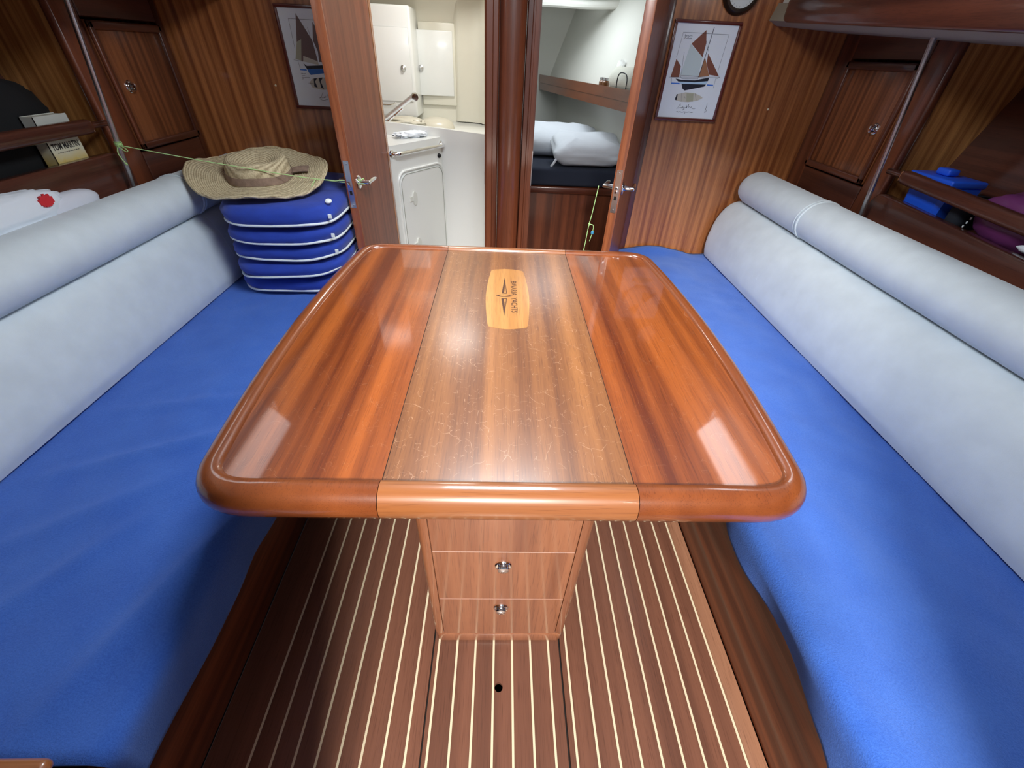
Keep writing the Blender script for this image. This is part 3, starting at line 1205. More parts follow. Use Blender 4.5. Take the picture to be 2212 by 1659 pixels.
def puffy(bm, c, hx, hy, hz, rot, seed, plan_n=3.6, wr=.006, nseg=64, flat=2.3, dome=1.0):
    lv = [-1, -.93, -.78, -.55, -.25, .05, .35, .6, .8, .92, 1.0]
    rings = []
    cr, sr = math.cos(rot), math.sin(rot)
    for h in lv:
        k = (1 - abs(h) ** flat) ** (1 / flat) if abs(h) < 1 else 0.0
        k = .86 + .14 * k if abs(h) < .999 else .80
        r = []
        for i in range(nseg):
            u, v = superell(2 * PI * i / nseg, plan_n)
            x, y = u * hx * k, v * hy * k
            x, y = x * cr - y * sr, x * sr + y * cr
            w = wr * fbm((c[0] + x) * 9 + seed, (c[1] + y) * 9, h * 2.0)
            d = math.hypot(x, y) or 1
            r.append((c[0] + x + x / d * w, c[1] + y + y / d * w, c[2] + h * hz + .3 * w))
        rings.append(r)
    # domed top
    for kk, dz in ((.62, .006 * dome), (.35, .010 * dome), (.1, .011 * dome)):
        r = []
        for i in range(nseg):
            u, v = superell(2 * PI * i / nseg, plan_n)
            x, y = u * hx * kk, v * hy * kk
            x, y = x * cr - y * sr, x * sr + y * cr
            w = wr * fbm((c[0] + x) * 9 + seed, (c[1] + y) * 9, 3)
            r.append((c[0] + x, c[1] + y, c[2] + hz + dz + w * .6))
        rings.append(r)
    loft(bm, rings)


names5 = ['bottom cushion', 'second cushion from the bottom', 'middle cushion', 'second cushion from the top', 'top cushion, under the straw hat,']
zc = .426
for i in range(5):
    th = [.073, .070, .069, .068, .084][i]
    hz = th / 2 - .002
    c = (-.918 + [-.004, .0, .006, .008, .014][i], 1.950 + [.012, .0, .006, .0, -.004][i], zc + th / 2 - .001)
    rot = math.radians([2.5, 4.0, 2.0, 3.2, 3.0][i])
    hx, hy = .233, [.318, .325, .320, .322, .322][i]
    bm = B()
    puffy(bm, c, hx, hy, hz, rot, i * 5.3, dome=.5 if i == 4 else 0.0)
    cu = obj('boat_cushion', bm, M['navy_cotton'], org=(c[0], c[1], zc), angle=70)
    tag(cu, 'blue cotton cushion with white piping, %s of the stack' % names5[i].rstrip(','), 'cushion', 'stacked blue cushions')
    bm = B()
    pth = []
    tilt = [0.0, .012, 0, -.002, 0][i]
    for k in range(72):
        u, v = superell(2 * PI * k / 72, 3.6)
        x, y = u * hx * .985, v * hy * .985
        x, y = x * math.cos(rot) - y * math.sin(rot), x * math.sin(rot) + y * math.cos(rot)
        pth.append((c[0] + x, c[1] + y, c[2] - hz * .62 + .0025 * math.sin(k * .5 + i) + tilt * u))
    tube(bm, pth, .0050, 8, loop=True)
    obj('piping', bm, M['piping'], cu)
    if i in (2, 3, 4):
        bm = B()
        xx, yy = c[0] + hx * .93, c[1] - hy * .80
        box(bm, xx, xx + .014, yy, yy + .004, c[2] - .008, c[2] + .008, .001, 1)
        obj('label_tab', bm, M['piping'], cu)
    if i == 4:
        bm = B()
        xx, yy = -.690, 1.735
        lathe(bm, [(.013, 0), (.013, .004), (.009, .008), (.0005, .009)], (xx, yy, c[2] + hz + .003), (0, -.3, 1), 16)
        obj('tie_button', bm, M['piping'], cu)
    zc += th
ZTOP = zc

# ---- straw hat on the stack
HC = Vector((-1.005, 1.885, ZTOP + .016))
hat = thing('straw_hat', 'wide brimmed woven straw hat with brown band lying on the blue cushions', 'hat', HC)
RX, RY = .262, .232
CRX, CRY = .128, .108


def brim_z(u, v):
    """u right, v forward, unit disc"""
    z = .030 + .044 * v + .012 * v * v
    z += .058 * max(0, -u - .25) ** 1.5          # left side curls up
    z += .012 * max(0, u) ** 2
    z += .012 * math.sin(4 * math.atan2(v, u) + .6) * (u * u + v * v)
    z += .018 * max(0, (u * u + v * v) - .62) * (1.0 + math.sin(2 * math.atan2(v, u)))
    return z


def hat_pt(rad, a, z=None, dz=0.0):
    u, v = rad * math.cos(a), rad * math.sin(a)
    return Vector((HC.x + u * RX * (1 + .03 * math.cos(3 * a)), HC.y + v * RY, HC.z + brim_z(u, v) + dz))


NA = 72
bm = B()
r0 = CRX / RX
rads = [r0 + (1 - r0) * k / 14 for k in range(15)]
top = [[hat_pt(r, 2 * PI * i / NA, dz=.0018 * math.sin(k * 2.1)) for i in range(NA)] for k, r in enumerate(rads)]
edge = [[p + Vector((0, 0, -.007)) for p in top[-1]]]
under = [[p + Vector((0, 0, -.004)) for p in r] for r in reversed(top)]
loft(bm, top + edge + under, cap=False, loop=True)
brim = obj('brim', bm, M['straw'], hat, angle=70)
bm = B()
tube(bm, [hat_pt(1.0, 2 * PI * i / NA, dz=-.003 + .002 * math.sin(i * 1.7)) for i in range(NA)], .0058, 7, loop=True)
obj('braided_edge', bm, M['straw'], brim)


def crown_ring(k, hgt, dent=0.0):
    r = []
    for i in range(NA):
        a = 2 * PI * i / NA
        u, v = math.cos(a) * CRX * k, math.sin(a) * CRY * k
        base = brim_z(u / RX, v / RY)
        z = HC.z + base * .75 + .004 + hgt - dent * math.exp(-((u / .075) ** 2 + ((v + .004) / .055) ** 2))
        r.append((HC.x + u, HC.y + v, z))
    return r


bm = B()
rings = [crown_ring(1.03, -.006), crown_ring(1.0, .004), crown_ring(.985, .022), crown_ring(.965, .040), crown_ring(.93, .058), crown_ring(.86, .074), crown_ring(.76, .080, .022),
         crown_ring(.62, .080, .036), crown_ring(.42, .078, .040), crown_ring(.2, .077, .042), crown_ring(.02, .077, .042)]
loft(bm, rings)
obj('crown', bm, M['straw'], hat, angle=70)
bm = B()
loft(bm, [crown_ring(1.022, .003), crown_ring(1.008, .020), crown_ring(.998, .030), crown_ring(.985, .030), crown_ring(.99, .003)], cap=False, loop=True)
bd = obj('hat_band', bm, M['band'], hat, angle=70)
bm = B()      # folded tail of the band on the brim
def on_brim(x, y, dz):
    return Vector((HC.x + x, HC.y + y, HC.z + brim_z(x / RX, y / RY) + dz))
g = [[on_brim(.098 + .082 * i / 6 + .012 * j / 4, .052 - .055 * j / 4 + .02 * i / 6, .006 + .006 * math.sin(PI * i / 6)) for j in range(5)] for i in range(7)]
g2 = [[p + Vector((0, 0, .003)) for p in r] for r in g]
for G in (g, g2):
    loft(bm, G, closed=False, cap=False)
obj('band_tail', bm, M['band'], bd)

# ---- green cords
knot = Vector((-1.3745, 1.690, .966))
kh = hat_pt(.93, -.22, dz=.010)
hnd = Vector((-.600, 1.917, .828))
t = thing('tie_cord', 'thin green cord tied from the left pole across the hat to the door handle', 'cord', knot)
bm = B()
tube(bm, smooth_path([knot + Vector((.010, -.002, 0)), knot.lerp(kh, .5) + Vector((0, 0, -.004)), kh, hnd + Vector((-.004, -.010, .004))], 10), .0016, 6)
obj('line', bm, M['cord'], t)
bm = B()
tube(bm, smooth_path([kh, kh.lerp(hnd, .5) + Vector((0, 0, -.008)), hnd + Vector((.006, -.010, -.010)), hnd + Vector((.010, .004, -.012)), hnd + Vector((.004, .010, .006)), hnd + Vector((-.004, -.010, .004))], 8), .0016, 6)
obj('loop', bm, M['cord'], t)
bm = B()
for dz in (-.004, .0, .004, .008):
    tube(bm, [(knot.x + .0105 * math.cos(a), knot.y + .0105 * math.sin(a) + .012, knot.z + dz) for a in [2 * PI * i / 18 for i in range(18)]], .0016, 6, loop=True)
obj('pole_turns', bm, M['cord'], t)
bm = B()
tube(bm, smooth_path([knot + Vector((.008, -.004, 0)), knot + Vector((.016, -.012, -.004)), knot + Vector((.040, -.020, -.016)), knot + Vector((.046, -.020, -.010)), knot + Vector((.020, -.010, .002))], 6), .0017, 6)
tube(bm, smooth_path([knot + Vector((.010, -.006, 0)), knot + Vector((.006, -.016, -.020)), knot + Vector((.014, -.022, -.040)), knot + Vector((.022, -.024, -.052))], 6), .0017, 6)
lathe(bm, [(.0005, -.005), (.0035, -.003), (.0035, .003), (.0005, .005)], knot + Vector((.023, -.024, -.055)), (0, .3, -1), 8)
obj('knot', bm, M['cord'], t)
bm = B()
tube(bm, smooth_path([kh + Vector((0, -.002, 0)), kh + Vector((-.008, -.03, -.018)), kh + Vector((-.012, -.055, -.034))], 5), .0016, 6)
obj('loose_end', bm, M['cord'], t)

hk = Vector((.405, 1.905, .842))
t = thing('hanging_cord', 'thin green cord with blue bead hanging from the forward cabin door handle', 'cord', hk)
bm = B()
tube(bm, smooth_path([hk + Vector((0, -.004, .008)), hk + Vector((-.004, -.012, -.02)), hk + Vector((-.012, -.012, -.11)), hk + Vector((-.018, -.012, -.155)), hk + Vector((-.022, -.010, -.24)), hk + Vector((-.03, -.01, -.34))], 6), .0017, 6)
obj('line', bm, M['cord'], t)
bm = B()
kp = hk + Vector((-.017, -.013, -.15))
tube(bm, smooth_path([kp, kp + Vector((.018, -.002, -.004)), kp + Vector((.020, -.002, -.030)), kp + Vector((.013, 0, -.075))], 6), .0015, 6)
tube(bm, [(kp.x + .003 * math.cos(a), kp.y + .003 * math.sin(a), kp.z + .004 * math.sin(2 * a)) for a in [2 * PI * i / 14 for i in range(14)]], .0022, 6, loop=True)
obj('knotted_tail', bm, M['cord'], t)
bm = B()
lathe(bm, [(.001, -.009), (.006, -.006), (.0075, 0), (.006, .006), (.001, .009)], kp + Vector((.0195, -.002, -.036)), (0, 0, 1), 14)
obj('bead', bm, plain('blue_bead', rgb(70, 150, 190), .3), t)

# ---- framed boat prints
PIC_R= {'main': [(-0.0562, 0.1011), (0.01, 0.0581), (0.0126, -0.0096), (-0.0708, -0.0081)], 'top': [(-0.0032, 0.1498), (0.0103, 0.1061), (0.01, 0.0581), (-0.0536, 0.1024)], 'jib': [(0.0306, 0.0728), (0.1069, -0.0058), (0.0607, -0.0016), (0.0349, 0.038)], 'stay': [(0.0196, 0.0608), (0.0624, -0.0064), (0.0134, -0.012)], 'miz': [(-0.1044, 0.0488), (-0.0774, 0.024), (-0.0732, -0.0155), (-0.1127, -0.0171)], 'hull': [(-0.0886, -0.021), (-0.0597, -0.0247), (0.0018, -0.024), (0.064, -0.0112), (0.0625, -0.0247), (0.0042, -0.0313), (-0.0731, -0.0314)], 'band': [(-0.0731, -0.0314), (0.0042, -0.0313), (0.0625, -0.0247), (0.0561, -0.0378), (-0.0552, -0.0398)], 'keel': [(-0.0553, -0.0393), (0.0574, -0.0373), (0.0522, -0.045), (-0.034, -0.0634), (-0.0451, -0.0576)], 'sea1': [(-0.1042, -0.0364), (-0.0656, -0.036), (-0.0624, -0.0414), (-0.1028, -0.0412)], 'sea2': [(0.0618, -0.0364), (0.0917, -0.0372), (0.0918, -0.0421), (0.0635, -0.0413)], 'plan': [(-0.0696, -0.0967), (-0.0655, -0.0786), (-0.0273, -0.07), (0.0172, -0.0715), (0.0488, -0.0817), (0.0587, -0.0877), (0.0386, -0.0988), (-0.0034, -0.1064), (-0.0416, -0.1059), (-0.0669, -0.1004)], 'stern': [(-0.0696, -0.0967), (-0.0655, -0.0786), (-0.0608, -0.0784), (-0.0603, -0.1014), (-0.0669, -0.1004)], 'deck': [(-0.0216, -0.0731), (0.0114, -0.073), (0.0179, -0.1035), (-0.0134, -0.1047)]}
LIN_R= {'fr': [(-0.1058, 0.0534), (-0.1002, 0.1388), (0.0991, 0.1382), (0.0951, 0.0143)], 'mast': [(0.0269, 0.1598), (0.0211, 0.0655), (0.0145, -0.0107)], 'mm': [(-0.0772, 0.073), (-0.0674, -0.0043)], 'bow': [(-0.1203, -0.0174), (0.1123, -0.008), (0.0977, -0.0147)], 'boom': [(-0.0708, -0.0081), (0.0126, -0.0096)], 'rail': [(-0.0701, -0.0105), (-0.0612, -0.0199), (-0.0303, -0.0199), (0.0138, -0.0181), (0.0126, -0.0096)], 'rig': [(0.0297, 0.0796), (0.0162, 0.0973), (0.0072, 0.1149)], 'wl': [(-0.1072, -0.0205), (-0.1017, -0.0449)], 'wr': [(0.0945, -0.01), (0.096, -0.0495)], 'p1': [(-0.0452, -0.0727), (-0.0369, -0.1057)], 'p2': [(-0.029, -0.0848), (-0.022, -0.0922)], 'p3': [(0.0176, -0.0728), (0.032, -0.0978)], 's1': [(-0.0505, -0.1349), (-0.0457, -0.1295), (-0.0377, -0.1135), (-0.0347, -0.1291), (-0.0434, -0.132), (-0.0283, -0.1288), (-0.0236, -0.1234), (-0.026, -0.1313), (-0.0181, -0.1258), (-0.0137, -0.1348), (-0.022, -0.1391), (-0.013, -0.1269), (-0.0027, -0.1291), (-0.0094, -0.1176), (-0.0047, -0.1279), (0.0023, -0.1145), (0.0032, -0.1276), (0.0083, -0.1234), (0.0147, -0.1284), (0.0178, -0.123), (0.0218, -0.1308), (0.0333, -0.1316), (0.0372, -0.1288)], 's2': [(-0.0502, -0.1468), (-0.043, -0.1439), (-0.0387, -0.1477), (-0.0304, -0.1434), (-0.0244, -0.1472), (-0.0179, -0.1474), (-0.0113, -0.1427), (-0.0069, -0.1518), (-0.0044, -0.1442), (0.0027, -0.1466), (0.0115, -0.1436), (0.0221, -0.1466), (0.03, -0.1463)], 's3': [(0.0857, -0.1441), (0.0873, -0.1348), (0.087, -0.1242), (0.088, -0.1085), (0.0878, -0.1295), (0.093, -0.1372), (0.0877, -0.1454)], 't1': [(-0.0908, 0.132), (-0.0841, 0.129), (-0.0906, 0.1265), (-0.0819, 0.1268), (-0.077, 0.1297), (-0.0729, 0.1261), (-0.0649, 0.1286), (-0.0573, 0.1278)], 't2': [(-0.0934, 0.1164), (-0.0864, 0.1222), (-0.0807, 0.118), (-0.0746, 0.1223), (-0.0675, 0.1181), (-0.0626, 0.1214), (-0.0559, 0.1186)]}
PIC_L= {'main': [(-0.0596, 0.1526), (-0.0126, 0.067), (-0.0053, -0.0169), (-0.0705, -0.0062), (-0.079, -0.0041), (-0.0589, 0.0697), (-0.0808, 0.0596)], 'patch': [(-0.0808, 0.0596), (-0.0589, 0.0697), (-0.0775, -0.0041), (-0.1019, 0.0003)], 'patch2': [(-0.0653, 0.0132), (-0.0065, -0.0036), (-0.0053, -0.0169), (-0.0705, -0.0062)], 'sail2': [(0.0032, 0.1286), (0.0109, 0.1133), (0.0193, 0.0404), (0.0234, -0.0048), (-0.001, -0.0058), (0.0019, 0.0302), (-0.0096, 0.0671)], 'hull': [(-0.0722, -0.0123), (-0.0595, -0.0216), (0.0146, -0.0161), (0.0717, -0.0053), (0.0609, -0.0265), (0.0116, -0.0285), (-0.061, -0.0327)], 'keel': [(-0.061, -0.0327), (0.0113, -0.0297), (0.0609, -0.0265), (0.0424, -0.0409), (-0.0496, -0.0533), (-0.0565, -0.0449)], 'sea': [(-0.0917, -0.0339), (-0.064, -0.0328), (-0.0626, -0.0389), (-0.0918, -0.0376)], 'plan': [(-0.0631, -0.0816), (-0.0469, -0.067), (-0.002, -0.0597), (0.0434, -0.0634), (0.0647, -0.079), (0.0383, -0.0994), (-0.0071, -0.1064), (-0.0524, -0.1004)], 'd1': [(-0.0404, -0.0655), (-0.0245, -0.0636), (-0.0371, -0.0768), (-0.0304, -0.0995), (-0.0448, -0.095)], 'd2': [(-0.018, -0.0621), (0.0007, -0.0613), (-0.0121, -0.0758), (-0.003, -0.1023), (-0.0146, -0.0989)]}
LIN_L= {'fr': [(-0.0942, 0.0381), (-0.0942, 0.1344), (0.009, 0.1343), (0.1028, 0.1349)], 'm1': [(-0.0219, 0.1097), (-0.0179, 0.0806)], 'm2': [(-0.1101, -0.0025), (-0.0705, -0.0062)], 'm3': [(-0.0681, -0.0831), (-0.0465, -0.0835)], 'w': [(-0.0925, -0.0071), (-0.0902, -0.0339)], 'a1': [(-0.0912, -0.0488), (-0.086, -0.0523), (-0.0878, -0.0474), (-0.0795, -0.0508), (-0.0711, -0.0479)], 'a2': [(-0.0905, -0.0575), (-0.075, -0.0568)], 'a3': [(-0.0913, -0.0625), (-0.0833, -0.0647), (-0.0705, -0.0629), (-0.0565, -0.0624)], 'a4': [(-0.0924, -0.0701), (-0.0843, -0.0685)], 's1': [(-0.0105, -0.1143), (-0.0229, -0.1332), (-0.0319, -0.1375), (-0.0077, -0.1352)], 's2': [(-0.0045, -0.1285), (-0.0109, -0.1353), (-0.0026, -0.1337), (-0.0013, -0.1284)], 's3': [(0.0101, -0.12), (0.0019, -0.1348)], 's4': [(-0.03, -0.1427), (-0.0166, -0.1462), (0.0067, -0.1413)], 's5': [(0.0145, -0.1212), (0.0178, -0.1342), (0.0286, -0.1285)]}
INK = plain('print_ink', rgb(60, 62, 74), .5)
PR = {
    'brown': plain('print_brown', rgb(134, 80, 62), .45), 'pale': plain('print_pale_sail', rgb(206, 221, 222), .45),
    'dk': plain('print_dark_hull', rgb(36, 38, 50), .45), 'lb': plain('print_light_band', rgb(190, 222, 244), .45),
    'sea': plain('print_sea', rgb(70, 130, 220), .45), 'cream': plain('print_cream', rgb(206, 202, 188), .45),
    'grey': plain('print_grey_brown', rgb(120, 98, 94), .45), 'olive': plain('print_olive', rgb(178, 178, 154), .45),
    'blue': plain('print_blue_hull', rgb(52, 110, 190), .45), 'tan': plain('print_tan', rgb(168, 118, 84), .45)}


def print_thing(x0, z0, polys, lines, cols, label, group):
    t = thing('framed_print', label, 'picture', (x0, BY, z0 - .18), group)
    hw, hh, fb = .1455, .181, .0125
    for (a0, a1, b0, b1) in ((-hw, hw, hh - fb, hh), (-hw, hw, -hh, -hh + fb), (-hw, -hw + fb, -hh + fb, hh - fb), (hw - fb, hw, -hh + fb, hh - fb)):
        bm = B()
        box(bm, x0 + a0, x0 + a1, BY - .016, BY - .0005, z0 + b0, z0 + b1, .003, 2)
        obj('frame_bar', bm, M['frame'], t)
    bm = B()
    box(bm, x0 - hw + fb - .001, x0 + hw - fb + .001, BY - .0105, BY - .002, z0 - hh + fb - .001, z0 + hh - fb + .001)
    sheet = obj('print_sheet', bm, M['paper'], t)
    lim = lambda p: (max(-hw + fb + .001, min(hw - fb - .001, p[0])), max(-hh + fb + .001, min(hh - fb - .001, p[1])))
    bm = B()
    keys = list(PR)
    for n, (k, c) in enumerate(cols):
        f = bm.faces.new([bm.verts.new((x0 + lim(p)[0], BY - .0107 - n * .00006, z0 + lim(p)[1])) for p in polys[k]])
        f.material_index = keys.index(c)
    yb = BY - .0107 - (len(cols) + 1) * .00006
    for k, pl in lines.items():
        w = .0005 if k[0] in 'sta' else .00045
        if k == 'mast':
            w = .0012
        for p, q in zip(pl[:-1], pl[1:]):
            p, q = Vector(lim(p)), Vector(lim(q))
            d = (q - p)
            if d.length < 1e-5:
                continue
            nn = Vector((-d.y, d.x)).normalized() * w
            f = bm.faces.new([bm.verts.new((x0 + v.x, yb, z0 + v.y)) for v in (p - nn, p + nn, q + nn, q - nn)])
            f.material_index = len(keys)
    obj('boat_drawing', bm, [PR[k] for k in keys] + [INK], sheet)
    return t


print_thing(.8555, 1.238, PIC_R, LIN_R, [('main', 'pale'), ('top', 'brown'), ('jib', 'brown'), ('stay', 'tan'), ('miz', 'brown'), ('hull', 'dk'), ('band', 'lb'), ('keel', 'dk'),
            ('sea1', 'sea'), ('sea2', 'sea'), ('plan', 'cream'), ('stern', 'dk'), ('deck', 'olive')],
            'framed print of a two masted boat with brown and white sails, right of the doors', 'framed boat prints')
print_thing(-.8225, 1.217, PIC_L, LIN_L, [('sail2', 'grey'), ('main', 'grey'), ('patch', 'olive'), ('patch2', 'cream'), ('hull', 'dk'), ('keel', 'blue'), ('sea', 'sea'), ('plan', 'cream'), ('d1', 'dk'), ('d2', 'dk')],
            'framed print of a blue hulled boat half hidden by the open washroom door', 'framed boat prints')

# ---- round instrument on the bulkhead
t = thing('ship_clock', 'round dark rimmed instrument with white dial at the top of the right bulkhead', 'clock', (.962, BY, 1.44))
cc = (.962, BY, 1.518)
bm = B()
lathe(bm, [(.078, 0), (.080, .006), (.076, .016), (.070, .024), (.062, .026), (.060, .018), (.001, .017)], cc, (0, -1, 0), 40)
obj('case', bm, plain('dark_bronze', rgb(74, 62, 52), .3, .7), t)
bm = B()
lathe(bm, [(.058, .0172), (.058, .0195), (.0005, .0196)], cc, (0, -1, 0), 40)
dl = obj('dial', bm, plain('dial_white', rgb(222, 228, 226), .4, coat=.6), t)
bm = B()
for k in range(24):
    a = 2 * PI * k / 24
    r1, r2 = (.050, .054)
    d = Vector((math.cos(a), 0, math.sin(a)))
    tube(bm, [Vector(cc) + Vector((0, -.0199, 0)) + d * r1, Vector(cc) + Vector((0, -.0199, 0)) + d * r2], .0005, 4)
tube(bm, [Vector(cc) + Vector((-.004, -.0205, -.01)), Vector(cc) + Vector((.012, -.0205, .036))], .0009, 4)
obj('dial_marks', bm, INK, dl)

# ---- book on the port shelf
bk = thing('paperback_book', 'paperback book titled TOM MARTIN standing behind the left fiddle rail', 'book', (-1.48, 1.59, .875))
bx0, bx1, by0, by1, bz0, bz1 = -1.502, -1.462, 1.530, 1.655, .8765, 1.062
bm = B()
box(bm, bx0 + .002, bx1 - .002, by0 + .002, by1 - .003, bz0 + .001, bz1 - .002)
obj('pages', bm, plain('page_paper', rgb(214, 208, 190), .8), bk)
cvm, nt, p = new_mat('book_cover_print')
tcn = nt.nodes.new('ShaderNodeTexCoord'); sx = nt.nodes.new('ShaderNodeSeparateXYZ'); crn_ = nt.nodes.new('ShaderNodeValToRGB')
mr = nt.nodes.new('ShaderNodeMapRange'); mr.inputs[1].default_value = 0.0; mr.inputs[2].default_value = .187
nzn = nt.nodes.new('ShaderNodeTexNoise'); nzn.inputs['Scale'].default_value = 30
adn = nt.nodes.new('ShaderNodeMath'); adn.operation = 'MULTIPLY_ADD'; adn.inputs[1].default_value = .22
nt.links.new(tcn.outputs['Object'], nzn.inputs['Vector']); nt.links.new(nzn.outputs['Fac'], adn.inputs[0]); nt.links.new(mr.outputs[0], adn.inputs[2])
nt.links.new(tcn.outputs['Object'], sx.inputs[0]); nt.links.new(sx.outputs[2], mr.inputs[0]); nt.links.new(adn.outputs[0], crn_.inputs[0])
el = crn_.color_ramp.elements
el[0].position, el[0].color = .25, rgb(150, 112, 40)
el[1].position, el[1].color = .95, rgb(204, 206, 198)
e = el.new(.42); e.color = rgb(222, 196, 120)
e = el.new(.58); e.color = rgb(218, 214, 188)
nt.links.new(crn_.outputs[0], p.inputs['Base Color']); p.inputs['Roughness'].default_value = .4
bm = B()
box(bm, bx1 - .002, bx1, by0, by1, bz0, bz1)
box(bm, bx0, bx0 + .002, by0, by1, bz0, bz1)
box(bm, bx0, bx1, by0, by0 + .002, bz0, bz1)
bc_ = obj('cover', bm, cvm, bk)
Rc = Matrix(((0, 0, 1, 0), (1, 0, 0, 0), (0, 1, 0, 0), (0, 0, 0, 1)))      # text facing +x reads along +y
bm = text_bm('TOM MARTIN', .0215, Matrix.Translation((bx1 + .0004, 1.5925, .9765)) @ Rc @ Matrix.Diagonal((.80, 1.15, 1, 1)), offset=.0007)
obj('title', bm, plain('title_ink', rgb(52, 50, 48), .6), bc_)
bm = B()
for k in range(11):      # the small illegible line under the title
    y = 1.550 + k * .008
    box(bm, bx1, bx1 + .0004, y, y + .0055, .9590, .9612)
obj('subtitle', bm, plain('subtitle_ink', rgb(84, 82, 78), .6), bc_)
Rs = Matrix(((0, -1, 0, 0), (0, 0, -1, 0), (1, 0, 0, 0), (0, 0, 0, 1))) @ Matrix.Rotation(PI, 4, 'Z')
bm = text_bm('PI', .026, Matrix.Translation((-1.482, by0 - .0005, .915)) @ Rs)
obj('spine_lettering', bm, plain('spine_ink', rgb(52, 50, 48), .6), bc_)


def lump(bm, c, r, seed, amp=.08, n=32, m=18, e=2.0, freq=2.0):
    rings = []
    for j in range(m + 1):
        ph = -PI / 2 + PI * j / m
        cz = math.copysign(abs(math.sin(ph)) ** (2 / e), math.sin(ph))
        ck = max(abs(math.cos(ph)), 1e-3) ** (2 / e)
        ring = []
        for i in range(n):
            u, v = superell(2 * PI * i / n, e)
            d = Vector((u * ck, v * ck, cz))
            w = 1 + amp * fbm(d.x * freq + seed, d.y * freq, d.z * freq)
            ring.append((c[0] + r[0] * d.x * w, c[1] + r[1] * d.y * w, c[2] + r[2] * d.z * w))
        rings.append(ring)
    loft(bm, rings)


# ---- black bag on the port shelf
t = thing('black_bag', 'black soft bag on the left shelf behind the paperback', 'bag', (-1.565, 1.42, .876))
bm = B()
lump(bm, (-1.568, 1.40, 1.022), (.062, .285, .148), 3, .07, 40, 20, 3.2)
bg = obj('bag_body', bm, M['black'], t, angle=70)
bm = B()
tube(bm, smooth_path([(-1.56, 1.30, 1.165), (-1.555, 1.32, 1.19), (-1.555, 1.42, 1.20), (-1.555, 1.50, 1.19), (-1.56, 1.52, 1.165)], 5), .007, 8)
obj('carry_strap', bm, M['black'], t)

# ---- white cap tucked behind the port bolster
t = thing('baseball_cap', 'crumpled white cap with red emblem tucked behind the left bolster', 'cap', (-1.385, 1.20, .835))
bm = B()
lump(bm, (-1.378, 1.185, .868), (.040, .200, .050), 8, .10, 56, 26, 2.4, 3.2)
obj('cap_crown', bm, M['white_cloth'], t, angle=70)
bm = B()
lump(bm, (-1.374, 1.395, .846), (.030, .115, .036), 21, .03, 36, 16, 2.2)
obj('cap_visor', bm, plain('visor_white', rgb(214, 216, 226), .9), t, angle=70)
bm = B()
for k in range(7):
    a0 = -1 + 2 * k / 7
    hgt = math.sqrt(max(.1, 1 - (a0 + .14) ** 2)) * .016
    box(bm, -1.343, -1.3385, 1.300 + a0 * .022, 1.300 + (a0 + .285) * .022, .884 - hgt, .884 + hgt * (1.15 if k % 2 else .9))
obj('emblem_patch', bm, M['red'], t)

# ---- things on the starboard shelf
t = thing('blue_container', 'bright blue plastic box with lid behind the right fiddle rail', 'container', (1.53, 1.53, .876))
bm = B()
loft(bm, [[(1.53 + sx_ * w, 1.532 + sy_ * l, z) for sx_, sy_ in ((-1, -.8), (-.8, -1), (.8, -1), (1, -.8), (1, .8), (.8, 1), (-.8, 1), (-1, .8))] for z, w, l in ((.8765, .052, .074), (.985, .060, .084))])
obj('tub', bm, M['blue_plastic'], t)
bm = B()
box(bm, 1.468, 1.592, 1.448, 1.632, .986, 1.008, .006, 3)
ld = obj('lid', bm, M['blue_plastic'], t)
bm = B()
box(bm, 1.505, 1.545, 1.520, 1.575, 1.009, 1.030, .007, 3)
obj('lid_tab', bm, M['blue_plastic'], ld)
t = thing('charcoal_pouch', 'dark charcoal pouch between the blue box and the plum bag', 'pouch', (1.53, 1.395, .876))
bm = B()
lump(bm, (1.53, 1.392, .925), (.055, .030, .0485), 4, .05, 28, 14, 3.5)
pb_ = obj('pouch_body', bm, M['charcoal'], t, angle=70)
bm = B()
tube(bm, smooth_path([(1.49, 1.392, .970), (1.51, 1.392, .978), (1.55, 1.392, .978), (1.57, 1.392, .970)], 4), .003, 6)
obj('zip', bm, M['black'], t)
t = thing('plum_bag', 'glossy plum coloured bag on the right shelf', 'bag', (1.535, 1.20, .876))
bm = B()
lump(bm, (1.535, 1.215, .948), (.068, .140, .072), 6, .10, 40, 22, 2.6)
obj('bag_body', bm, M['plum'], t, angle=70)
bm = B()
for k in range(5):
    y, z = 1.335 - k * .003, .898 + k * .013
    box(bm, 1.476 + k * .001, 1.4785 + k * .001, y, y + .004, z, z + .007)
obj('white_stitching', bm, M['piping'], t)
t = thing('white_cloth', 'white cloth bundled beside the plum bag on the right shelf', 'cloth', (1.52, 1.03, .876))
bm = B()
lump(bm, (1.515, .985, .935), (.060, .075, .062), 12, .2, 40, 20, 2.3, 4)
obj('cloth_bundle', bm, M['white_cloth'], t, angle=70)
bm = B()
lump(bm, (1.472, 1.10, .905), (.016, .05, .012), 15, .2, 24, 10, 2.0, 4)
obj('cloth_corner', bm, M['white_cloth'], t, angle=70)

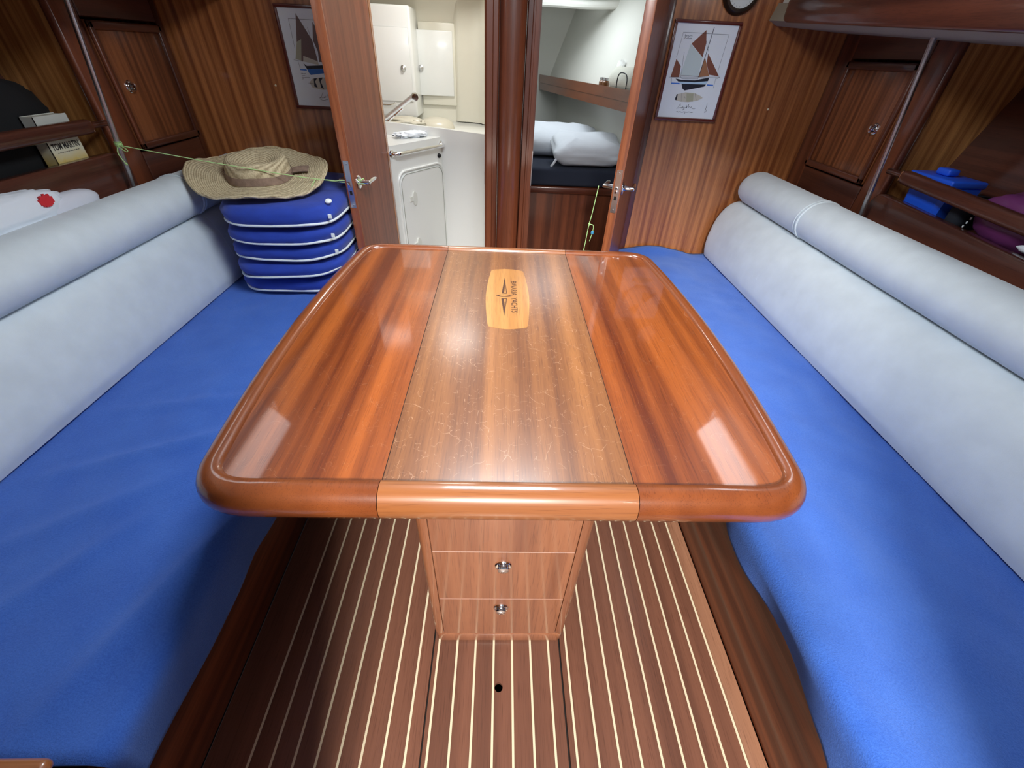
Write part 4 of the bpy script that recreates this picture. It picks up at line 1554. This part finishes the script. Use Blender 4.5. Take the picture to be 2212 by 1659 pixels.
# ================================================================== WASHROOM THROUGH THE LEFT OPENING
bm = B(); box(bm, -1.45, -.06, 3.34, 3.37, 0, 1.86)
tag(obj('wall_washroom_forward', bm, M['gel_warm']), 'white moulded forward wall of the washroom', 'wall', kind=ST)
bm = B(); box(bm, -1.48, -1.45, 2.36, 3.37, 0, 1.86)
tag(obj('wall_washroom_port', bm, M['gel_warm']), 'white moulded outer wall of the washroom', 'wall', kind=ST)
bm = B(); box(bm, -.065, -.04, 2.36, 3.37, 0, 1.86)
tag(obj('wall_washroom_inner', bm, M['gel_warm']), 'white inner wall of the washroom', 'wall', kind=ST)
bm = B()
loft(bm, [[(-1.45, y, 1.84), (-.05, y, 1.84), (-.05, y, 1.87), (-1.45, y, 1.87)] for y in (2.36, 3.36)])
tag(obj('ceiling_washroom', bm, M['gel_warm']), 'white moulded washroom ceiling', 'ceiling', kind=ST)
# rounded cove between wall and ceiling, and in the corner
bm = B()
prof = [(3.34, 1.36), (3.335, 1.42), (3.31, 1.50), (3.25, 1.56), (3.16, 1.59), (3.0, 1.60), (3.0, 1.84), (3.34, 1.84)]
poly_prism(bm, prof, -1.45, -.065, 'x')
tag(obj('trim_3', bm, M['gel_warm']), 'rounded white cove along the top of the washroom wall', 'cove', kind=ST)
bm = B()
prof = [(-.065, 3.34), (-.33, 3.34), (-.31, 3.315), (-.285, 3.30), (-.22, 3.295), (-.16, 3.26), (-.115, 3.18), (-.09, 3.06), (-.065, 2.95)]
poly_prism(bm, prof, .90, 1.62, 'z')
tag(obj('trim_4', bm, M['gel_warm']), 'rounded white corner moulding in the washroom', 'moulding', kind=ST)

# splash panel behind the vanity, running down to the floor
bm = B()
poly_prism(bm, [(-1.45, 0), (-.065, 0), (-.065, .902), (-.36, .925), (-.70, .946), (-1.45, .99)], 2.752, 2.785, 'y')
o = obj('splash_panel', bm, M['gel'])
tag(o, 'white moulded panel behind and beside the washroom vanity', 'panel', kind=ST)

# moulded ledge behind the panel
t = thing('moulded_ledge', 'white moulded washroom ledge behind the splash panel', 'ledge', (-.7, 3.05, 0))
bm = B()
box(bm, -1.448, -.067, 2.787, 3.338, .0, .895, .01, 2)
obj('ledge_top', bm, M['gel'], t)
bm = B()
lump(bm, (-.42, 3.02, .895), (.11, .10, .055), 2, .05, 32, 14, 2.2)
obj('moulded_dome', bm, M['gel_beige'], t)
t = thing('folded_cloth', 'folded beige cloth lying on the washroom ledge', 'cloth', (-.64, 2.98, .895))
bm = B()
lump(bm, (-.64, 2.95, .927), (.15, .09, .026), 5, .25, 40, 14, 2.4, 3.5)
obj('cloth_fold', bm, M['gel_beige'], t, angle=70)

# vanity unit with angled front
VA, VB = Vector((-.575, 2.401)), Vector((-.366, 2.744))
vd = (VB - VA).normalized()
vn = Vector((vd.y, -vd.x))       # outward (towards the doorway)


def vp(u, z, out=0.0):
    p = VA + vd * u + vn * out
    return (p.x, p.y, z)


van = thing('vanity_unit', 'white moulded washroom vanity with cupboard door and chrome rail', 'vanity', (-.75, 2.6, 0))
A2 = VA - vd * .04
poly = [(A2.x, A2.y), (VB.x, VB.y), (VB.x - .01, 2.750), (-1.25, 2.750), (-1.25, A2.y)]
bm = B()
poly_prism(bm, [(a, b) for a, b in poly], 0, .850, 'z')
obj('vanity_body', bm, M['gel'], van)
bm = B()
plate_hole(bm, [(A2.x, A2.y), (VB.x, VB.y), (VB.x - .01, 2.750), (-1.25, 2.750), (-1.25, A2.y)], (-.80, 2.575), .17, .850, .884, 40, .125)
obj('worktop', bm, M['gel'], van)
bm = B()
rings = []
for k, z in ((1.0, .884), (.97, .86), (.9, .80), (.7, .765), (.3, .755), (.02, .754)):
    rings.append([(-.80 + .17 * k * math.cos(2 * PI * i / 40), 2.575 + .125 * k * math.sin(2 * PI * i / 40), z) for i in range(40)])
loft(bm, rings)
obj('basin', bm, M['gel_beige'], van)


def rrect(u0, u1, z0, z1, r, n=6):
    pts = []
    for cx, cz, a0 in ((u1 - r, z1 - r, 0), (u0 + r, z1 - r, PI / 2), (u0 + r, z0 + r, PI), (u1 - r, z0 + r, 1.5 * PI)):
        for k in range(n + 1):
            a = a0 + PI / 2 * k / n
            pts.append((cx + r * math.cos(a), cz + r * math.sin(a)))
    return pts


bm = B()
rr = rrect(.030, .392, .06, .745, .055)
loft(bm, [[vp(u, z, .0008) for u, z in rr], [vp(u, z, .010) for u, z in rrect(.035, .387, .065, .740, .052)], [vp(u, z, .0115) for u, z in rrect(.043, .379, .073, .732, .046)]])
vdor = obj('cupboard_door', bm, M['gel'], van)
bm = B()
tube(bm, [vp(u, z, .003) for u, z in rrect(.020, .402, .05, .757, .06)], .006, 8, loop=True)
obj('door_surround', bm, M['gel'], van)
bm = B()
tube(bm, [vp(u, z, .0105) for u, z in rrect(.034, .388, .064, .741, .053)], .0016, 6, loop=True)
obj('door_gap_line', bm, plain('gap_line_grey', rgb(150, 154, 144), .7), vdor)  # added grey loop, drawn in place of the shaded gap round the door
for zc_ in (.612, .352):
    bm = B()
    loft(bm, [[vp(.118 + .022 * math.cos(a) * (1 if math.cos(a) > 0 else .5), zc_ + .036 * math.sin(a), o_) for a in [2 * PI * i / 20 for i in range(20)]] for o_ in (.0112, .020)])
    b = B()
    loft(bm, [[vp(u, zc_ + z, o_) for u, z in ((.085, -.012), (.112, -.012), (.112, .012), (.085, .012))] for o_ in (.0112, .018)])
    b.free()
    ct = obj('turn_catch', bm, plain('catch_plastic', rgb(222, 224, 218), .3) if zc_ > .5 else bpy.data.materials['catch_plastic'], vdor)
bm = B()
tube(bm, smooth_path([vp(-.005, .850, .0), vp(.0, .850, .020), vp(.018, .850, .034), vp(.05, .850, .036), vp(.20, .850, .036), vp(.36, .849, .036), vp(.385, .849, .030), vp(.398, .849, .014), vp(.400, .849, .0)], 5), .0095, 12)
gr = obj('grab_rail', bm, M['chrome'], van)
for u in (-.003, .400):
    bm = B()
    lathe(bm, [(.018, 0), (.018, .003), (.012, .006), (.0095, .007)], vp(u, .849, 0), (vn.x, vn.y, 0), 20)
    obj('rail_rose', bm, M['chrome'], gr)
bm = B()
lathe(bm, [(.012, 0), (.012, .004), (.009, .012), (.0005, .013)], vp(.375, .793, 0), (vn.x, vn.y, 0), 18)
obj('black_button', bm, M['black'], van)

# small towel on the vanity
t = thing('hand_towel', 'small white towel dropped on the vanity top', 'towel', (-.55, 2.66, .885))
bm = B()
b = B()
lump(b, (0, 0, 0), (.095, .042, .016), 9, .35, 44, 16, 2.4, 3.0)
merge(bm, b, 0, Matrix.Translation((-.525, 2.690, .899)) @ Matrix.Rotation(math.radians(38), 4, 'Z'))
obj('towel_fold', bm, M['white_cloth'], t, angle=80)

# wall cupboards
t = thing('wall_cupboard', 'white left washroom wall cupboard standing proud of the wall', 'cupboard', (-.85, 3.2, .95))
bm = B()
box(bm, -1.30, -.545, 3.10, 3.338, .935, 1.46, .012, 3)
obj('cupboard_body', bm, M['gel'], t)
bm = B()
box(bm, -1.2, -.562, 3.092, 3.101, 1.015, 1.365, .006, 2)
cd = obj('cupboard_door', bm, M['gel'], t)
bm = B()
lathe(bm, [(.016, 0), (.016, .004), (.011, .007), (.012, .013), (.006, .018), (.0005, .019)], (-.607, 3.092, 1.180), (0, -1, 0), 20)
obj('knob', bm, M['steel'], cd)
t = thing('wall_cupboard', 'flat white right washroom cupboard door slightly ajar with round knob', 'cupboard', (-.45, 3.33, 1.0))
bm = B()
box(bm, -.542, -.318, 3.318, 3.339, .985, 1.405, .008, 2)
obj('cupboard_frame', bm, M['gel_warm'], t)
bm = B()
b = B()
box(b, -.205, .012, -.012, 0, 1.038, 1.365, .004, 2)
merge(bm, b, 0, Matrix.Translation((-.345, 3.316, 0)) @ Matrix.Rotation(math.radians(4), 4, 'Z'))
cd = obj('cupboard_door', bm, M['gel'], t)
bm = B()
lathe(bm, [(.016, 0), (.016, .004), (.011, .007), (.012, .013), (.006, .018), (.0005, .019)], (-.535, 3.288, 1.180), (0, -1, 0), 20)
obj('knob', bm, M['steel'], cd)

# shower handset leaning over the basin
t = thing('shower_mixer', 'chrome shower handset slanting over the washroom basin', 'shower', (-.69, 2.82, .93))
bm = B()
tube(bm, [(-.700, 2.80, .942), (-.60, 2.80, 1.008), (-.510, 2.80, 1.068)], .0125, 14)
hs = obj('handset', bm, plain('satin_chrome', (.8, .82, .84, 1), .4, .9), t)
bm = B()
tube(bm, [(-.690, 2.798, .928), (-.60, 2.798, .990), (-.575, 2.798, 1.008)], .006, 10)
obj('trigger', bm, M['chrome'], hs)
bm = B()
lathe(bm, [(.016, -.016), (.020, -.010), (.021, .004), (.018, .012), (.0005, .013)], (-.502, 2.795, 1.066), (.3, -.9, -.3), 20)
obj('spray_head', bm, M['chrome'], hs)
bm = B()
lathe(bm, [(.020, -.048), (.020, -.01), (.016, 0), (.012, .02)], (-.705, 2.80, .945), (0, 0, 1), 20)
obj('base', bm, M['chrome'], t)
t = thing('towel_ring_bar', 'slim chrome towel bar fixed under the left washroom cupboard', 'towel bar', (-.72, 3.07, 1.0))
bm = B()
tube(bm, smooth_path([(-.80, 3.098, 1.0), (-.79, 3.075, .998), (-.70, 3.06, 1.0), (-.665, 3.05, 1.012)], 5), .0055, 10)
obj('bar', bm, M['chrome'], t)

# ================================================================== FORWARD CABIN THROUGH THE RIGHT OPENING
def hullx(y, z):
    return .369 + (4.2 - y) * .236 + (z - 1.16) * .385


bm = B()
for z0, z1 in ((.10, 1.12), (1.12, 1.66)):
    q0, q1 = (0.10, .085) if z1 < 1.2 else (0, 0)
    za = 1.12 if z1 < 1.2 else z0
    loft(bm, [[(hullx(y, za) + q0, y, z0), (hullx(y, z1) + q1, y, z1), (hullx(y, z1) + q1 + .03, y, z1), (hullx(y, za) + q0 + .03, y, z0)] for y in (2.362, 3.2, 4.2, 4.24)])
tag(obj('wall_cabin_starboard', bm, M['liner']), 'sloping white hull liner of the forward cabin', 'wall', kind=ST)
bm = B(); box(bm, -.03, .62, 4.20, 4.23, 0, 1.66)
tag(obj('wall_cabin_forward', bm, M['liner']), 'white liner at the far end of the forward cabin', 'wall', kind=ST)
bm = B(); box(bm, -.035, .0, 2.36, 4.2, 0, 1.66)
tag(obj('wall_cabin_port', bm, M['liner']), 'white inner partition of the forward cabin', 'wall', kind=ST)
bm = B()
loft(bm, [[(-.03, y, 1.655), (1.1, y, 1.655), (1.1, y, 1.68), (-.03, y, 1.68)] for y in (2.36, 4.24)])
tag(obj('ceiling_cabin', bm, M['liner']), 'white deckhead of the forward cabin', 'ceiling', kind=ST)
bm = B()
tube(bm, smooth_path([(-.02, 3.55, 1.535), (.3, 3.5, 1.532), (.5, 3.5, 1.531), (.72, 3.48, 1.540), (.86, 3.46, 1.552), (.95, 3.44, 1.57)], 6), .022, 10)
tag(obj('trim_5', bm, M['liner']), 'rounded lip along the forward cabin deckhead', 'trim', kind=ST)

t = thing('cabin_shelf', 'slanting mahogany shelf board on the forward cabin side', 'shelf', (.55, 3.2, 1.05))
bm = B()
p0, p1 = Vector((.700, 2.40)), Vector((.277, 4.19))
dd = (p1 - p0).normalized()
nn = Vector((dd.y, -dd.x))
for z0, z1, off, nme in ((1.098, 1.150, 0.0, 'fiddle'), (1.052, 1.0965, .003, 'lower_board')):
    bm = B()
    loft(bm, [[(p.x + nn.x * off, p.y + nn.y * off, z0), (p.x + nn.x * off, p.y + nn.y * off, z1), (p.x + nn.x * .024, p.y + nn.y * .024, z1), (p.x + nn.x * .024, p.y + nn.y * .024, z0)] for p in (p0, p1)])
    obj(nme, bm, M['rim'], t)
bm = B()
loft(bm, [[(p.x + nn.x * .024, p.y + nn.y * .024, 1.10), (hullx(p.y, 1.12) + .084, p.y, 1.10), (hullx(p.y, 1.12) + .084, p.y, 1.118), (p.x + nn.x * .024, p.y + nn.y * .024, 1.116)] for p in (p0, p1)])
obj('shelf_board', bm, M['mahog_y'], t)


def on_shelf(s_, out):
    p = p0 + dd * s_ + nn * out
    return p


pc = on_shelf(.42, .075)
t = thing('rolled_towel', 'rolled cream towel lying on the forward cabin shelf', 'towel', (pc.x, pc.y, 1.117))
bm = B()
rings = []
for k in range(13):
    p = on_shelf(.30 + .30 * k / 12, .078)
    sc_ = (.72, .92, 1.0)[min(k, 12 - k, 2)]
    rings.append([(p.x + nn.x * .050 * sc_ * math.cos(a), p.y + nn.y * .050 * sc_ * math.cos(a), 1.184 + .060 * sc_ * math.sin(a) * (1 + .08 * noise.noise(Vector((k * .8, a, 0))))) for a in [2 * PI * i / 24 for i in range(24)]])
loft(bm, rings)
obj('towel_roll', bm, plain('cream_towel', rgb(226, 226, 214), .95, bump=.4, bscale=90), t, angle=70)
bm = B()
p = on_shelf(.602, .078)
tube(bm, [(p.x + nn.x * .03 * (1 - k / 30) * math.cos(k * .6), p.y + nn.y * .03 * (1 - k / 30) * math.cos(k * .6), 1.178 + .036 * (1 - k / 30) * math.sin(k * .6)) for k in range(28)], .002, 5)
obj('rolled_edge', bm, bpy.data.materials['cream_towel'], t)
t = thing('wire_bookend', 'dark bent wire hoop standing on the forward cabin shelf before the towel', 'hoop', (.60, 2.75, 1.15))
bm = B()
wp = [on_shelf(.31, .012), on_shelf(.335, .012), on_shelf(.40, .012), on_shelf(.425, .012)]
tube(bm, smooth_path([(wp[0].x, wp[0].y, 1.148), (wp[0].x, wp[0].y, 1.190), (wp[1].x, wp[1].y, 1.214), (wp[2].x, wp[2].y, 1.216), (wp[3].x, wp[3].y, 1.192), (wp[3].x, wp[3].y, 1.148)], 6), .0028, 8)
obj('wire_loop', bm, plain('dark_wire', rgb(52, 54, 58), .4, .6), t)
for k, s_ in ((0, .655), (1, .700)):
    p = on_shelf(s_, .05)
    t = thing('small_jar', ['small amber glass jar nearest the rolled towel', 'small silver topped jar furthest along the cabin shelf'][k], 'jar', (p.x, p.y, 1.1185), 'jars on the cabin shelf')
    bm = B()
    lathe(bm, [(.020, 0), (.022, .004), (.022, .045), (.017, .052), (.0005, .053)], (p.x, p.y, 1.1185), (0, 0, 1), 20)
    obj('jar_body', bm, plain('amber_glass', rgb(120, 76, 44), .15, coat=.5) if k == 0 else bpy.data.materials['amber_glass'], t)
    bm = B()
    lathe(bm, [(.018, .053), (.018, .066), (.0005, .067)], (p.x, p.y, 1.1185), (0, 0, 1), 20)
    obj('jar_lid', bm, M['steel'], t)
p = on_shelf(.60, .125)
t = thing('reading_lamp', 'small chrome reading lamp behind the rolled towel', 'lamp', (p.x, p.y, 1.1185))
bm = B()
tube(bm, smooth_path([(p.x, p.y, 1.1185), (p.x, p.y, 1.20), (p.x - .01, p.y, 1.235)], 5), .005, 8)
obj('stem', bm, M['chrome'], t)
bm = B()
lathe(bm, [(.010, -.02), (.022, -.012), (.026, .012), (.022, .022), (.001, .023)], (p.x - .012, p.y, 1.245), (-.6, -.5, .2), 20)
obj('shade', bm, M['chrome'], t)

# berth
t = thing('berth_base', 'dark wooden front of the forward berth', 'berth', (.4, 3.3, 0))
bm = B()
box(bm, .0, .78, 2.80, 2.825, 0, .615, .003, 1)
obj('front_board', bm, M['mahog_z'], t)
bm = B()
box(bm, .0, .78, 2.785, 2.835, .595, .632, .006, 2)
obj('top_rail', bm, M['mahog_x'], t)
bm = B()
poly_prism(bm, [(.002, 2.80), (hullx(2.80, 1.12) + .078, 2.80), (hullx(4.18, 1.12) + .078, 4.18), (.002, 4.18)], .634, .735, 'z', .02, 0, 4)
o = obj('mattress', bm, M['navy'], org=(.4, 3.3, .634))
tag(o, 'navy sheeted mattress of the forward berth', 'mattress')


def pillow(c, hx, hy, hz, rz_, rx_, seed, label):
    bm = B()
    b = B()
    N_, M_ = 40, 14
    rings = []
    for j in range(M_ + 1):
        h = -1 + 2 * j / M_
        ring = []
        for i in range(N_):
            a = 2 * PI * i / N_
            u, v = superell(a, 5.0)
            k = (1 - abs(h) ** 2.2) ** .45 if abs(h) < 1 else 0.0
            k = .55 + .45 * k if j not in (0, M_) else .45
            corner = 1 + .06 * (abs(u * v)) ** 2 * (1 - abs(h))
            x, y = u * hx * k * corner, v * hy * k * corner
            puff = 1 - .25 * max(abs(u), abs(v)) ** 4 * k
            w = .012 * fbm(x * 14 + seed, y * 14, h * 2)
            ring.append((x + w * u, y + w * v, h * hz * puff + w * .5))
        rings.append(ring)
    loft(b, rings)
    merge(bm, b, 0, Matrix.Translation(c) @ Matrix.Rotation(rz_, 4, 'Z') @ Matrix.Rotation(rx_, 4, 'X'))
    o = obj('pillow', bm, M['white_cloth'], org=(c[0], c[1], c[2] - hz), angle=75)
    tag(o, label, 'pillow', 'berth pillows')
    return o


pl1 = pillow((.36, 3.24, .832), .27, .15, .085, math.radians(-4), math.radians(14), 3, 'white pillow at the back of the forward berth')
pl2 = pillow((.518, 2.945, .826), .218, .135, .084, math.radians(4), math.radians(12), 11, 'white pillow lying in front on the forward berth')
bm = B()
loft(bm, [[(.325, 2.835, .80), (.335, 2.835, .79)], [(.300, 2.82, .765), (.312, 2.82, .757)], [(.285, 2.815, .745), (.295, 2.815, .739)]], closed=False, cap=False)
o = obj('pillow_tie', bm, M['white_cloth'], pl2)
sm = o.modifiers.new('thickness', 'SOLIDIFY'); sm.thickness = .003
